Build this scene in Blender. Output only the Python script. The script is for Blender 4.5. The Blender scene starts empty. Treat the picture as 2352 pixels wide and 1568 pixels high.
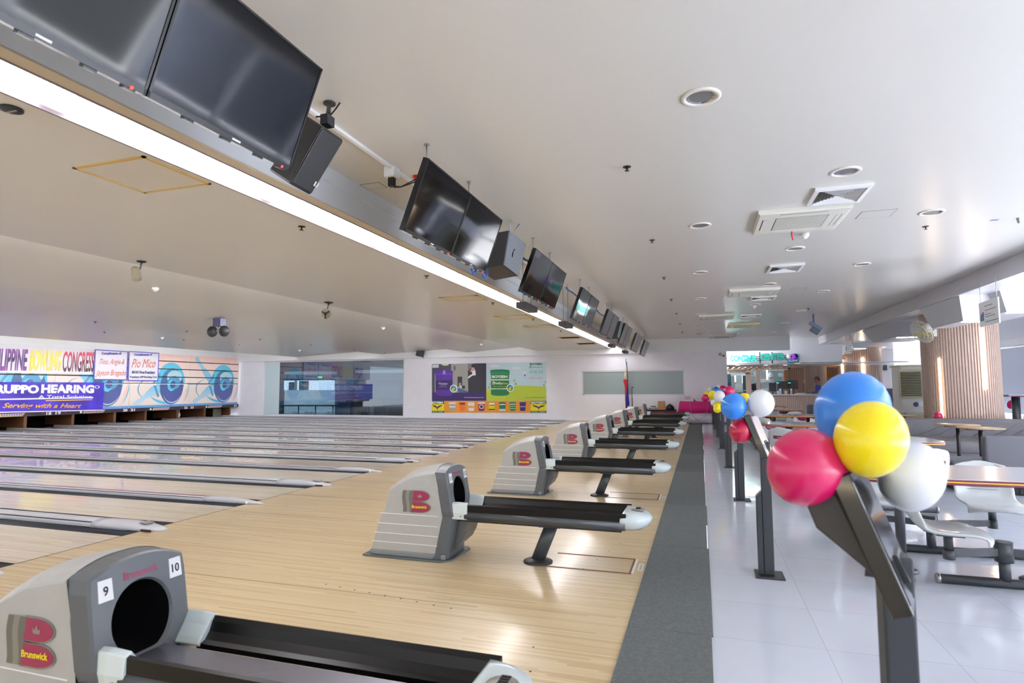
import bpy, bmesh, math, random
from mathutils import Vector, Matrix
from math import sin, cos, pi, radians
random.seed(7)
SC = bpy.context.scene
COL = SC.collection
# ------------------------------------------------------------------ camera
F_PX, CX, CY, CAM = 1350.218, 1176.0, 784.0, Vector((0, 0, 1.4))
_p, _y, _r = 0.07723681, -0.30962322, -0.00421531
_f = Vector((sin(_y)*cos(_p), cos(_y)*cos(_p), sin(_p)))
_rt = Vector((cos(_y), -sin(_y), 0)); _up = _rt.cross(_f)
RT = _rt*cos(_r) + _up*sin(_r); UP = -_rt*sin(_r) + _up*cos(_r); FW = _f
cd = bpy.data.cameras.new('camera'); cam = bpy.data.objects.new('camera', cd); COL.objects.link(cam)
cd.sensor_width = 36; cd.lens = 36*F_PX/2352; cd.clip_start = 0.05; cd.clip_end = 200
M = Matrix((RT, UP, -FW)).transposed().to_4x4(); M.translation = CAM; cam.matrix_world = M
cd.dof.use_dof = True; cd.dof.focus_distance = 7.0; cd.dof.aperture_fstop = 3.6
SC.camera = cam
def ray(u, v): return RT*((u-CX)/F_PX) - UP*((v-CY)/F_PX) + FW
def PX(u, v, x): d = ray(u, v); return CAM + d*((x-CAM.x)/d.x)
def PY(u, v, y): d = ray(u, v); return CAM + d*((y-CAM.y)/d.y)
def PZ(u, v, z): d = ray(u, v); return CAM + d*((z-CAM.z)/d.z)
# ------------------------------------------------------------------ world, sun, exposure
w = bpy.data.worlds.new('world'); SC.world = w; w.use_nodes = True
bg = w.node_tree.nodes['Background']; bg.inputs[0].default_value = (0.86, 0.93, 1.0, 1); bg.inputs[1].default_value = 1.1
sd = bpy.data.lights.new('sun', 'SUN'); sun = bpy.data.objects.new('sun', sd); COL.objects.link(sun)
sd.energy = 110.0; sd.angle = radians(1.5); sd.color = (1.0, 0.985, 0.96)
sun.rotation_euler = Vector((-1.0, 0.10, -0.62)).to_track_quat('-Z', 'Y').to_euler(); sun.location = (20, 0, 12)
SC.view_settings.view_transform = 'Standard'; SC.view_settings.look = 'None'
SC.view_settings.gamma = 1.0; SC.view_settings.use_curve_mapping = False; SC.view_settings.exposure = 0.7
cy = SC.cycles
cy.max_bounces = 7; cy.diffuse_bounces = 4; cy.glossy_bounces = 3; cy.transmission_bounces = 4; cy.transparent_max_bounces = 8
cy.caustics_reflective = False; cy.caustics_refractive = False; cy.sample_clamp_indirect = 6.0
cy.use_denoising = True
# ------------------------------------------------------------------ materials
def lin(c):
    c = c/255.0
    return c/12.92 if c <= 0.04045 else ((c+0.055)/1.055)**2.4
def rgb(h):
    if isinstance(h, str): h = tuple(int(h[i:i+2], 16) for i in (0, 2, 4))
    return (lin(h[0]), lin(h[1]), lin(h[2]), 1.0)
MATS = {}
def mat(name, col=None, rough=0.5, metal=0.0, spec=0.5, coat=0.0, emit=0.0, sss=0.0, trans=0.0, alpha=1.0, noise=None):
    if name in MATS: return MATS[name]
    m = bpy.data.materials.new(name); m.use_nodes = True; nt = m.node_tree
    b = nt.nodes['Principled BSDF']; c = rgb(col)
    b.inputs['Base Color'].default_value = c; b.inputs['Roughness'].default_value = rough
    b.inputs['Metallic'].default_value = metal; b.inputs['Specular IOR Level'].default_value = spec
    b.inputs['Coat Weight'].default_value = coat; b.inputs['Coat Roughness'].default_value = 0.06
    b.inputs['Transmission Weight'].default_value = trans; b.inputs['Alpha'].default_value = alpha
    if sss: b.inputs['Subsurface Weight'].default_value = sss; b.inputs['Subsurface Radius'].default_value = (.03, .03, .03)
    if emit: b.inputs['Emission Color'].default_value = c; b.inputs['Emission Strength'].default_value = emit
    if noise:   # (scale, amount): slight procedural mottling of the paint / plastic
        tc = nt.nodes.new('ShaderNodeTexCoord'); n = nt.nodes.new('ShaderNodeTexNoise'); n.inputs['Scale'].default_value = noise[0]
        n.inputs['Detail'].default_value = 4
        r = nt.nodes.new('ShaderNodeValToRGB'); a = noise[1]
        r.color_ramp.elements[0].position = .3; r.color_ramp.elements[1].position = .7
        r.color_ramp.elements[0].color = (c[0]*(1-a), c[1]*(1-a), c[2]*(1-a), 1); r.color_ramp.elements[1].color = (min(1, c[0]*(1+a)), min(1, c[1]*(1+a)), min(1, c[2]*(1+a)), 1)
        nt.links.new(tc.outputs['Object'], n.inputs['Vector']); nt.links.new(n.outputs['Fac'], r.inputs['Fac']); nt.links.new(r.outputs['Color'], b.inputs['Base Color'])
    MATS[name] = m
    return m
def bump(m, scale, strength, dist=0.002, stretch=(1, 1, 1)):
    nt = m.node_tree; tc = nt.nodes.new('ShaderNodeTexCoord'); mp = nt.nodes.new('ShaderNodeMapping'); mp.inputs['Scale'].default_value = stretch
    n = nt.nodes.new('ShaderNodeTexNoise'); n.inputs['Scale'].default_value = scale; n.inputs['Detail'].default_value = 2
    bp = nt.nodes.new('ShaderNodeBump'); bp.inputs['Strength'].default_value = strength; bp.inputs['Distance'].default_value = dist
    nt.links.new(tc.outputs['Object'], mp.inputs['Vector']); nt.links.new(mp.outputs[0], n.inputs['Vector'])
    nt.links.new(n.outputs['Fac'], bp.inputs['Height']); nt.links.new(bp.outputs[0], nt.nodes['Principled BSDF'].inputs['Normal'])
    return m
def N(nt, t, **kw):
    n = nt.nodes.new(t)
    for k, v in kw.items(): setattr(n, k, v)
    return n
def wood_floor(name, c1, c2, c3, rough, board=0.022, coat_rough=.05):
    """thin boards running along X, each with its own tone, fine grain along the board"""
    m = mat(name, c1, rough); nt = m.node_tree; L = nt.links.new; b = nt.nodes['Principled BSDF']
    g = N(nt, 'ShaderNodeNewGeometry'); s = N(nt, 'ShaderNodeSeparateXYZ'); L(g.outputs['Position'], s.inputs[0])
    def mth(op, a, bb=None):
        n = N(nt, 'ShaderNodeMath', operation=op)
        for i, q in enumerate((a, bb)):
            if q is None: continue
            if isinstance(q, (int, float)): n.inputs[i].default_value = q
            else: L(q, n.inputs[i])
        return n.outputs[0]
    row = mth('FLOOR', mth('DIVIDE', s.outputs['Y'], board))
    wn0 = N(nt, 'ShaderNodeTexWhiteNoise', noise_dimensions='1D'); L(row, wn0.inputs['W'])
    colm = mth('FLOOR', mth('ADD', mth('DIVIDE', s.outputs['X'], 1.1), wn0.outputs['Value']))
    wn = N(nt, 'ShaderNodeTexWhiteNoise', noise_dimensions='2D'); cv = N(nt, 'ShaderNodeCombineXYZ'); L(row, cv.inputs[0]); L(colm, cv.inputs[1]); L(cv.outputs[0], wn.inputs['Vector'])
    mp = N(nt, 'ShaderNodeMapping'); mp.inputs['Scale'].default_value = (1.2, 160, 1); L(g.outputs['Position'], mp.inputs[0])
    nz = N(nt, 'ShaderNodeTexNoise'); nz.inputs['Scale'].default_value = 1.0; nz.inputs['Detail'].default_value = 3; L(mp.outputs[0], nz.inputs['Vector'])
    f = mth('ADD', mth('MULTIPLY', wn.outputs['Value'], .62), mth('MULTIPLY', nz.outputs['Fac'], .5))
    r = N(nt, 'ShaderNodeValToRGB'); e = r.color_ramp.elements
    e[0].position = .12; e[0].color = rgb(c3); e[1].position = .95; e[1].color = rgb(c2); k = e.new(.42); k.color = rgb(c1)
    L(f, r.inputs[0]); L(r.outputs[0], b.inputs['Base Color'])
    b.inputs['Coat Weight'].default_value = .35; b.inputs['Coat Roughness'].default_value = coat_rough
    return m
def tile_floor(name, c):
    m = mat(name, c, .12, coat=.3); nt = m.node_tree; L = nt.links.new; b = nt.nodes['Principled BSDF']
    g = N(nt, 'ShaderNodeNewGeometry')
    br = N(nt, 'ShaderNodeTexBrick'); br.offset = 0.0; br.inputs['Scale'].default_value = 1.0
    br.inputs['Brick Width'].default_value = .60; br.inputs['Row Height'].default_value = .60; br.inputs['Mortar Size'].default_value = .0022
    c0 = rgb(c); br.inputs['Color1'].default_value = c0; br.inputs['Color2'].default_value = tuple(x*.955 for x in c0[:3]) + (1,)
    br.inputs['Mortar'].default_value = tuple(x*.72 for x in c0[:3]) + (1,)
    mp = N(nt, 'ShaderNodeMapping'); mp.inputs['Rotation'].default_value = (0, 0, 0); L(g.outputs['Position'], mp.inputs[0]); L(mp.outputs[0], br.inputs['Vector'])
    L(br.outputs['Color'], b.inputs['Base Color'])
    n = N(nt, 'ShaderNodeTexNoise'); n.inputs['Scale'].default_value = 3.2; n.inputs['Detail'].default_value = 3; L(g.outputs['Position'], n.inputs['Vector'])
    bp = N(nt, 'ShaderNodeBump'); bp.inputs['Strength'].default_value = .22; bp.inputs['Distance'].default_value = .012; L(n.outputs['Fac'], bp.inputs['Height']); L(bp.outputs[0], b.inputs['Normal']); L(bp.outputs[0], b.inputs['Coat Normal'])
    return m
# ------------------------------------------------------------------ mesh builder
def wl(o):
    p = Vector((0, 0, 0))
    while o is not None: p += o.location; o = o.parent
    return p
class MB:
    def __init__(s): s.v, s.f, s.mi, s.sm = [], [], [], []
    def add(s, vs, fs, mi=0, smooth=False):
        b = len(s.v); s.v += [Vector(p) for p in vs]
        for f in fs: s.f.append([b+i for i in f]); s.mi.append(mi); s.sm.append(smooth)
        return s
    def box(s, x0, y0, z0, x1, y1, z1, mi=0):
        vs = [(x, y, z) for z in (z0, z1) for y in (y0, y1) for x in (x0, x1)]
        return s.add(vs, [(0, 2, 3, 1), (4, 5, 7, 6), (0, 1, 5, 4), (2, 6, 7, 3), (0, 4, 6, 2), (1, 3, 7, 5)], mi)
    def obox(s, c, sx, sy, sz, R=None, mi=0):
        R = R or Matrix.Identity(3); c = Vector(c)
        vs = [c + R @ Vector((x*sx/2, y*sy/2, z*sz/2)) for z in (-1, 1) for y in (-1, 1) for x in (-1, 1)]
        return s.add(vs, [(0, 2, 3, 1), (4, 5, 7, 6), (0, 1, 5, 4), (2, 6, 7, 3), (0, 4, 6, 2), (1, 3, 7, 5)], mi)
    def bar(s, a, b, wd, ht, mi=0, up=(0, 0, 1)):
        a, b = Vector(a), Vector(b); d = (b-a); L = d.length; d.normalize(); u = Vector(up)
        if abs(d.dot(u)) > .95: u = Vector((0, 1, 0))
        x = d.cross(u).normalized(); z = x.cross(d)
        return s.obox((a+b)/2, wd, L, ht, Matrix((x, d, z)).transposed(), mi)
    def poly(s, ps, mi=0, smooth=False): return s.add(ps, [tuple(range(len(ps)))], mi, smooth)
    def prism(s, prof, fn, a, b, mi=0, smooth=False, caps=True):
        """prof: 2-D outline; fn(p, q, t) -> 3-D point; swept from t=a to t=b"""
        n = len(prof); vs = [fn(p[0], p[1], a) for p in prof] + [fn(p[0], p[1], b) for p in prof]
        s.add(vs, [(i, (i+1) % n, n+(i+1) % n, n+i) for i in range(n)], mi, smooth)
        if caps: s.add(vs, [tuple(range(n))[::-1], tuple(range(n, 2*n))], mi)
        return s
    def ring(s, rings, mi=0, smooth=True, caps=(True, True), closed=True):
        n = len(rings[0]); vs = [p for r in rings for p in r]; fs = []
        for k in range(len(rings)-1):
            for i in range(n if closed else n-1): fs.append((k*n+i, k*n+(i+1) % n, (k+1)*n+(i+1) % n, (k+1)*n+i))
        s.add(vs, fs, mi, smooth)
        if caps[0]: s.add(rings[0], [tuple(range(n))[::-1]], mi)
        if caps[1]: s.add(rings[-1], [tuple(range(n))], mi)
        return s
    def cyl(s, a, b, r0, r1=None, n=16, mi=0, caps=(True, True), smooth=True):
        a, b = Vector(a), Vector(b); r1 = r0 if r1 is None else r1; d = (b-a).normalized()
        u = d.orthogonal().normalized(); v = d.cross(u)
        R = lambda c, r: [c + u*(r*cos(2*pi*i/n)) + v*(r*sin(2*pi*i/n)) for i in range(n)]
        return s.ring([R(a, r0), R(b, r1)], mi, smooth, caps)
    def tube(s, pts, r, n=8, mi=0):
        pts = [Vector(p) for p in pts]; rings = []; u = None
        for i, p in enumerate(pts):
            d = (pts[min(i+1, len(pts)-1)] - pts[max(i-1, 0)]).normalized()
            u = (u - d*u.dot(d)).normalized() if u is not None else d.orthogonal().normalized(); v = d.cross(u)
            rr = r[i] if isinstance(r, (list, tuple)) else r
            rings.append([p + u*(rr*cos(2*pi*k/n)) + v*(rr*sin(2*pi*k/n)) for k in range(n)])
        return s.ring(rings, mi)
    def lathe(s, prof, c=(0, 0, 0), n=24, mi=0, axis=None, caps=(True, True), smooth=True):
        c = Vector(c); ax = Vector(axis).normalized() if axis else Vector((0, 0, 1))
        u = ax.orthogonal().normalized() if axis else Vector((1, 0, 0)); v = ax.cross(u)
        return s.ring([[c + ax*z + u*(r*cos(2*pi*i/n)) + v*(r*sin(2*pi*i/n)) for i in range(n)] for r, z in prof], mi, smooth, caps)
    def ball(s, c, rx, ry=None, rz=None, n=20, m=12, mi=0):
        ry = ry or rx; rz = rz or rx; c = Vector(c)
        return s.ring([[c + Vector((rx*sin(t)*cos(2*pi*i/n), ry*sin(t)*sin(2*pi*i/n), -rz*cos(t))) for i in range(n)] for t in [max(.02, min(pi-.02, pi*k/m)) for k in range(m+1)]], mi)
    def build(s, name, mats, parent=None, loc=None, bevel=0, seg=2, normals=False):
        if not isinstance(mats, (list, tuple)): mats = [mats]
        me = bpy.data.meshes.new(name)
        if loc is None:
            if parent is not None: loc = wl(parent)
            else:
                lo = [min(v[i] for v in s.v) for i in range(3)]; hi = [max(v[i] for v in s.v) for i in range(3)]
                loc = Vector(((lo[0]+hi[0])/2, (lo[1]+hi[1])/2, lo[2]))
        loc = Vector(loc)
        me.from_pydata([tuple(v-loc) for v in s.v], [], s.f)
        for m in mats: me.materials.append(m)
        for p, mi, sm in zip(me.polygons, s.mi, s.sm): p.material_index = mi; p.use_smooth = sm
        bm = bmesh.new(); bm.from_mesh(me); bmesh.ops.remove_doubles(bm, verts=bm.verts, dist=1e-5); bmesh.ops.recalc_face_normals(bm, faces=bm.faces)
        if normals:
            for f in bm.faces: pass
        bm.to_mesh(me); bm.free(); me.update()
        o = bpy.data.objects.new(name, me); COL.objects.link(o)
        if parent is None: o.location = loc
        else: o.parent = parent; o.location = loc - wl(parent)
        if bevel:
            b = o.modifiers.new('bevel', 'BEVEL'); b.width = bevel; b.segments = seg; b.limit_method = 'ANGLE'; b.angle_limit = radians(40)
        return o
def tag(o, label=None, cat=None, group=None, kind=None):
    if label: o['label'] = label
    if cat: o['category'] = cat
    if group: o['group'] = group
    if kind: o['kind'] = kind
    return o
def thing(name, label, cat, loc=(0, 0, 0), group=None):
    o = bpy.data.objects.new(name, None); COL.objects.link(o); o.location = loc; o.empty_display_size = .1
    return tag(o, label, cat, group)
def struct(name, mb, m): o = mb.build(name, m); o['kind'] = 'structure'; return o
def copy_tree(o, loc=None, rotz=None, label=None, parent=None):
    c = o.copy(); COL.objects.link(c)
    if parent is not None: c.parent = parent
    if loc is not None: c.location = loc
    if rotz is not None: c.rotation_euler = (0, 0, rotz)
    if label: c['label'] = label
    for ch in list(KIDS.get(o.name, [])) or [k for k in o.children]:
        copy_tree(ch, parent=c)
    return c
KIDS = {}
def text(s, o, xd, yd, w, h, m, parent, name='lettering', bold=0.0, shear=0.0, space=1.0, label=None, depth=0.0):
    """lettering as a mesh: fitted into w x h, its lower-left corner at o, baseline along xd, upright along yd"""
    cu = bpy.data.curves.new('t', 'FONT'); cu.body = s; cu.size = 1; cu.offset = bold; cu.shear = shear; cu.space_character = space; cu.resolution_u = 3; cu.extrude = depth
    cu.fill_mode = 'BOTH'
    ob = bpy.data.objects.new('t', cu); COL.objects.link(ob); dg = bpy.context.evaluated_depsgraph_get(); dg.update()
    me = bpy.data.meshes.new_from_object(ob.evaluated_get(dg)); bpy.data.objects.remove(ob); bpy.data.curves.remove(cu)
    me.name = name; me.materials.clear(); me.materials.append(m)
    xs = [v.co.x for v in me.vertices]; ys = [v.co.y for v in me.vertices]; x0, x1, y0, y1 = min(xs), max(xs), min(ys), max(ys)
    xd, yd, o = Vector(xd).normalized(), Vector(yd).normalized(), Vector(o); nd = xd.cross(yd)
    sx = w/(x1-x0); sy = h/(y1-y0); base = wl(parent) if parent else Vector((0, 0, 0))
    for v in me.vertices: v.co = o + xd*((v.co.x-x0)*sx) + yd*((v.co.y-y0)*sy) + nd*(v.co.z*min(sx, sy)) - base
    for p in me.polygons: p.material_index = 0
    ob = bpy.data.objects.new(name, me); COL.objects.link(ob); ob.parent = parent
    if label: ob['label'] = label
    return ob
ORD = ['first', 'second', 'third', 'fourth', 'fifth', 'sixth', 'seventh', 'eighth', 'ninth', 'tenth', 'eleventh', 'twelfth', 'thirteenth', 'fourteenth', 'fifteenth', 'sixteenth']
def disc(mb, c, nrm, rx, ry, xd, n=24, mi=0, a0=0, a1=2*pi):
    nrm, xd = Vector(nrm), Vector(xd); yd = nrm.cross(xd); c = Vector(c)
    full = abs(a1-a0-2*pi) < 1e-6
    ps = [c + xd*(rx*cos(a0+(a1-a0)*i/n)) + yd*(ry*sin(a0+(a1-a0)*i/n)) for i in range(n if full else n+1)]
    mb.poly(ps, mi); return mb
# ================================================================== materials used by the room
M_wall = mat('wall_paint', (240, 238, 247), .45, noise=(3, .015)); M_white = mat('white_paint', (243, 244, 248), .4)
M_ceil = mat('ceiling_gloss_paint', (212, 209, 204), .24, spec=.5); bump(M_ceil, 1.3, .05, .01, (1, .25, 1))
M_ceil2 = mat('ceiling_seating_paint', (232, 230, 230), .22, spec=.45)
M_fascia = mat('fascia_paint', (214, 220, 228), .4); M_beige = mat('beige_trim', (200, 186, 166), .45)
M_purple_trim = mat('mauve_metal_trim', (120, 108, 116), .4)
M_lane = wood_floor('lane_maple', (214, 200, 180), (226, 213, 193), (198, 180, 156), .10, coat_rough=.03)
M_appr = wood_floor('approach_maple', (196, 173, 133), (210, 190, 153), (178, 149, 108), .30, coat_rough=.13)
M_tile = tile_floor('vinyl_tile', (202, 208, 220)); M_carpet = mat('carpet_grey', (98, 102, 102), .95, spec=.1, noise=(60, .14))
M_black = mat('black', (14, 14, 16), .6); M_dark = mat('dark_seam', (60, 52, 46), .6); M_pit = mat('pit_black', (9, 9, 11), .8, spec=.1)
M_gut = mat('gutter_plastic', (44, 48, 56), .42, spec=.35); M_cap = mat('capping_grey', (196, 198, 206), .25, coat=.3); M_capstripe = mat('capping_purple', (128, 60, 108), .3)
M_brown = mat('brown_board', (92, 58, 36), .5)
def glass_mat(name, tint, refl, rough=.02):
    m = bpy.data.materials.new(name); m.use_nodes = True; nt = m.node_tree; nt.nodes.remove(nt.nodes['Principled BSDF'])
    t = N(nt, 'ShaderNodeBsdfTransparent'); t.inputs[0].default_value = rgb(tint); g = N(nt, 'ShaderNodeBsdfGlossy'); g.inputs['Roughness'].default_value = rough
    mx = N(nt, 'ShaderNodeMixShader'); mx.inputs[0].default_value = refl; nt.links.new(t.outputs[0], mx.inputs[1]); nt.links.new(g.outputs[0], mx.inputs[2])
    nt.links.new(mx.outputs[0], nt.nodes['Material Output'].inputs[0]); return m
M_glass = glass_mat('window_glass', (206, 222, 236), .16); M_shop = glass_mat('shop_glass', (190, 200, 204), .12)
# ================================================================== floors
XF, XC0, XC1, YW, XM = -5.285, -.445, .02, 24.3, -22.3
mb = MB().box(.02, -6, -.1, 10.8, 36, 0); struct('floor_tiles', mb, M_tile)
mb = MB().box(XF, -6, -.1, XC0+.02, YW, 0)
# inlaid dots and arrow dots of the approach, joint lines between its panels
for k in range(-1, 8):
    for j in range(7):
        y0 = 3.05*k + 1.75 + .27*j
        for x in (-.72, -4.85): disc(mb, (x - abs(j-3)*.06*(1 if x > -2 else -1), y0 - .2, .0006), (0, 0, 1), .007, .007, (1, 0, 0), 8, 1)
    for j in range(9):
        disc(mb, (-1.55 - .13*j, 3.05*k + 3.55 + .02*j, .0006), (0, 0, 1), .008, .008, (1, 0, 0), 8, 1)
for y in [2.6, 3.62, 5.55, 6.6, 8.6, 9.65, 11.7, 12.7]: mb.box(-5.28, y, 0, -1.4, y+.004, .0006, 1)
ap = mb.build('floor_approach', [M_appr, M_dark]); ap['kind'] = 'structure'
struct('floor_lane_bed', MB().box(XM, -4, -.12, XF-.004, 2.85, 0), M_lane)
struct('trim_1', MB().box(XF-.007, -4, -.03, XF+.002, 24.2, .0012), M_dark)      # foul line joint
run = thing('carpet_runner', 'long grey carpet strip between the wooden approach and the white tiled floor', 'carpet', ((XC0+XC1)/2, 9, 0))
mb = MB(); ys = [-3]
while ys[-1] < YW - .1: ys.append(min(YW-.02, ys[-1] + random.choice((.92, .98, 1.86))))
for a, b in zip(ys[:-1], ys[1:]): mb.box(XC0, a+.002, 0, XC1 + random.uniform(-.006, .008), b-.002, .009)
mb.build('carpet', M_carpet, run)
# ================================================================== lanes and gutter dividers
NY = [3.18, 4.61, 5.97, 7.36, 8.76, 10.13, 11.49, 12.86, 14.42, 16.05, 17.70, 19.08, 20.66, 22.20, 23.75]
HW = lambda i: .29 if i % 2 else .22
for i in range(14):
    o = MB().box(XM-.9, NY[i]+HW(i), -.12, XF-.006, NY[i+1]-HW(i+1), 0).build('bowling_lane', M_lane)
    tag(o, 'glossy maple bowling lane between the %s and %s gutter dividers counting from the camera' % (ORD[i], ORD[i+1]), 'bowling lane', 'bowling lanes')
M_ball = mat('white_knob', (240, 240, 240), .3); M_tag = mat('grey_sticker', (132, 128, 136), .5); M_redblk = mat('nose_underside', (52, 24, 30), .6)
for i, y in enumerate(NY):
    wide = i % 2; hw = HW(i); cw = .105 if wide else .05
    t = thing('lane_divider', '%s gutter divider from the camera, a %s' % (ORD[i], 'wide pale grey capping with a flat blunt nose' if wide else 'narrow capping with a purple stripe and white knob'), 'lane divider', (XF, y, 0), 'gutter dividers between the lanes')
    for s in (-1, 1):
        pr = []
        for k in range(9):
            a = pi*k/8; c = (hw+cw)/2; h = (hw-cw)/2
            pr.append((s*(c - h*cos(a)), -.055*sin(a) + .002))
        pr2 = pr + [(p[0], p[1]-.02) for p in pr[::-1]]
        MB().prism(pr2, lambda p, q, tt: (tt, y+p, q), XM-.9, XF-.008, smooth=True).build('gutter', M_gut, t)
    h = .062 if wide else .055
    pr = [(-cw, -.02), (-cw, .026), (-cw*.8, h-.012), (-cw*.3, h), (cw*.3, h), (cw*.8, h-.012), (cw, .026), (cw, -.02)]
    mb = MB().prism(pr, lambda p, q, tt: (tt, y+p, q), XM-.9, -5.95)
    mb.box(XM-.9, y-cw*.93, h-.019, -5.95, y-cw*.84, h-.012, 1)
    mb.build('capping', [M_cap, M_gut], t)
    if not wide: MB().box(XM-.9, y-.018, h-.003, -5.9, y+.018, h+.0015).build('stripe', M_capstripe, t)
    rings = []
    for k in range(9):
        q = k/8; x = -5.95 + .87*q; e = (1 - max(0, (q-.55)/.45)**2.2)**.5 if q < 1 else .0
        ww = cw*(1.02 if q < .55 else max(.25, .2+.8*e)); hh = h*(1 + .12*sin(pi*q))*(1 if q < .5 else 1 - .75*((q-.5)/.5)**1.6)
        lo = -.01 if q < .7 else .001
        rings.append([(x, y-ww, lo), (x, y-ww, hh*.55), (x, y-ww*.72, hh*.86), (x, y-ww*.3, hh), (x, y+ww*.3, hh), (x, y+ww*.72, hh*.86), (x, y+ww, hh*.55), (x, y+ww, lo)])
    nose = MB().ring(rings, 0, True).build('nose', M_cap, t)
    if wide:
        MB().obox((-5.32, y, h+.0015), .09, .10, .004, Matrix.Rotation(.10, 3, 'Y')).build('sticker', M_tag, nose)
        MB().box(-5.28, y-cw-.004, .002, -5.16, y-cw+.01, .022).build('underside', M_redblk, nose)
    else: MB().ball((XF+.015, y-cw-.012, .018), .016, n=10, m=6).build('knob', M_ball, nose)
struct('trim_2', MB().box(XM, 23.97, -.06, XF, YW, .012), M_white)
# ================================================================== back wall, its windows, the pier
w1, w2 = (-20.83, -13.0, .06, 2.72), (-4.72, -.61, 1.04, 2.055)
def wall_holes(mb, x0, x1, z0, z1, holes, y0, y1):
    xs = sorted(holes); cx = x0
    for hx0, hx1, hz0, hz1 in xs:
        mb.box(cx, y0, z0, hx0, y1, z1); mb.box(hx0, y0, z0, hx1, y1, hz0); mb.box(hx0, y0, hz1, hx1, y1, z1); cx = hx1
    mb.box(cx, y0, z0, x1, y1, z1); return mb
struct('wall_back', wall_holes(MB(), XM-1.3, .99, -.1, 3.6, [w1, w2], YW, YW+.18), M_wall)
struct('trim_3', MB().box(-.50, YW-.07, 0, .99, YW, 2.735), M_wall)
struct('trim_4', MB().box(XM, YW-.22, 2.735, 3.22, YW, 3.45), M_white)
struct('baseboard_back', MB().box(-5.28, YW-.015, 0, -.5, YW, .145), M_white)
struct('wall_back_return', MB().box(.97, YW, -.05, .99, 31, 3.4), M_wall)
M_fr = mat('window_frame_white', (222, 224, 230), .4)
def window(n, w, frost):
    t = tag(thing('window_%d' % n, None, None, ((w[0]+w[1])/2, YW, w[2])), kind='structure')
    mb = MB(); e = .05
    for a in ((w[0], w[2], w[1], w[2]+e), (w[0], w[3]-e, w[1], w[3]), (w[0], w[2], w[0]+e, w[3]), (w[1]-e, w[2], w[1], w[3])): mb.box(a[0], YW+.02, a[1], a[2], YW+.1, a[3])
    mb.build('window_frame', M_fr, t)
    MB().box(w[0]+e, YW+.05, w[2]+e, w[1]-e, YW+.058, w[3]-e).build('glass', frost, t); return t
window(1, w1, M_glass)
M_frost = mat('frosted_glass', (150, 164, 164), .22, spec=.5); window(2, w2, M_frost)
fp = PY(607, 834, YW+.03); fq = PY(640, 950, YW+.03)
o = MB().box(w1[0]+.05, YW+.03, .12, fq.x, YW+.045, 2.67).build('window_film', mat('frost_film', (196, 214, 222), .3)); o['kind'] = 'structure'
# ================================================================== ceilings
struct('ceiling_main', MB().box(-2.985, -6, 3.28, 3.2, YW, 3.4).box(3.2, -6, 3.28, 4.4, 36, 3.4), M_ceil)
struct('trim_5', MB().prism([(-3.1, 2.966), (-3.0, 2.966), (-3.0, 3.155), (-2.975, 3.16), (-2.975, 3.29), (-3.1, 3.3)], lambda p, q, t: (p, t, q), -6, YW-.2), M_fascia)
struct('trim_6', MB().box(-3.1, -6, 2.958, -3.0, YW-.2, 2.968), M_beige)
prf = [(-3.445, 2.95), (-6.62, 2.935), (-6.62, 3.16), (-9.75, 2.93), (-9.75, 3.15), (-14.0, 2.935), (-14.0, 3.15), (-18.72, 2.90), (-18.72, 3.4), (XM-.1, 3.4)]
prf = prf + [(XM-.1, 3.6), (-3.445, 3.6)]
struct('ceiling_lanes', MB().prism(prf, lambda p, q, t: (p, t, q), -6, YW-.1), M_ceil)
struct('wall_left', MB().box(XM-.12, -6, 2.905, XM, YW, 3.6), M_white)
struct('trim_7', MB().box(4.40, -6, 2.995, 4.46, 36, 3.4), mat('soffit_face', (196, 194, 202), .45))
struct('ceiling_seating', MB().box(4.46, -6, 3.0, 10.8, 36, 3.15), M_ceil2)
# ================================================================== control-centre recess and the far right
struct('wall_bulkhead', MB().box(.99, 25.3, 2.28, 5.2, 25.4, 3.4), M_white)
struct('ceiling_counter', MB().box(.99, 25.3, 2.26, 7.4, 28.6, 2.30), M_white)
M_slatc = mat('slatted_wood_ceiling', (196, 148, 96), .4); mb = MB()
for k in range(26): mb.box(.99 + .25*k, 28.6, 2.24, 1.17 + .25*k, 31, 2.30)
struct('ceiling_slats', mb, M_slatc)
struct('wall_far_right', MB().box(6.9, 33, 0, 10.8, 33.2, 3.1), M_white)
M_slat = mat('wood_slats', (186, 162, 148), .5, noise=(8, .05)); M_slatd = mat('wood_slat_grooves', (160, 136, 122), .6)
def slat_panel(mb, x0, x1, y, z0, z1, step=.05):
    mb.box(x0, y, z0, x1, y+.05, z1, 1); k = x0
    while k < x1 - .01: mb.box(k, y-.025, z0, min(x1, k+step*.62), y, z1, 0); k += step
    return mb
a, b = PY(1808, 900, 31), PY(1852, 900, 31)
o = slat_panel(MB(), a.x, 7.0, 31, 0, 2.4, .09).build('wall_back_slats', [M_slat, M_slatd]); o['kind'] = 'structure'
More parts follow.
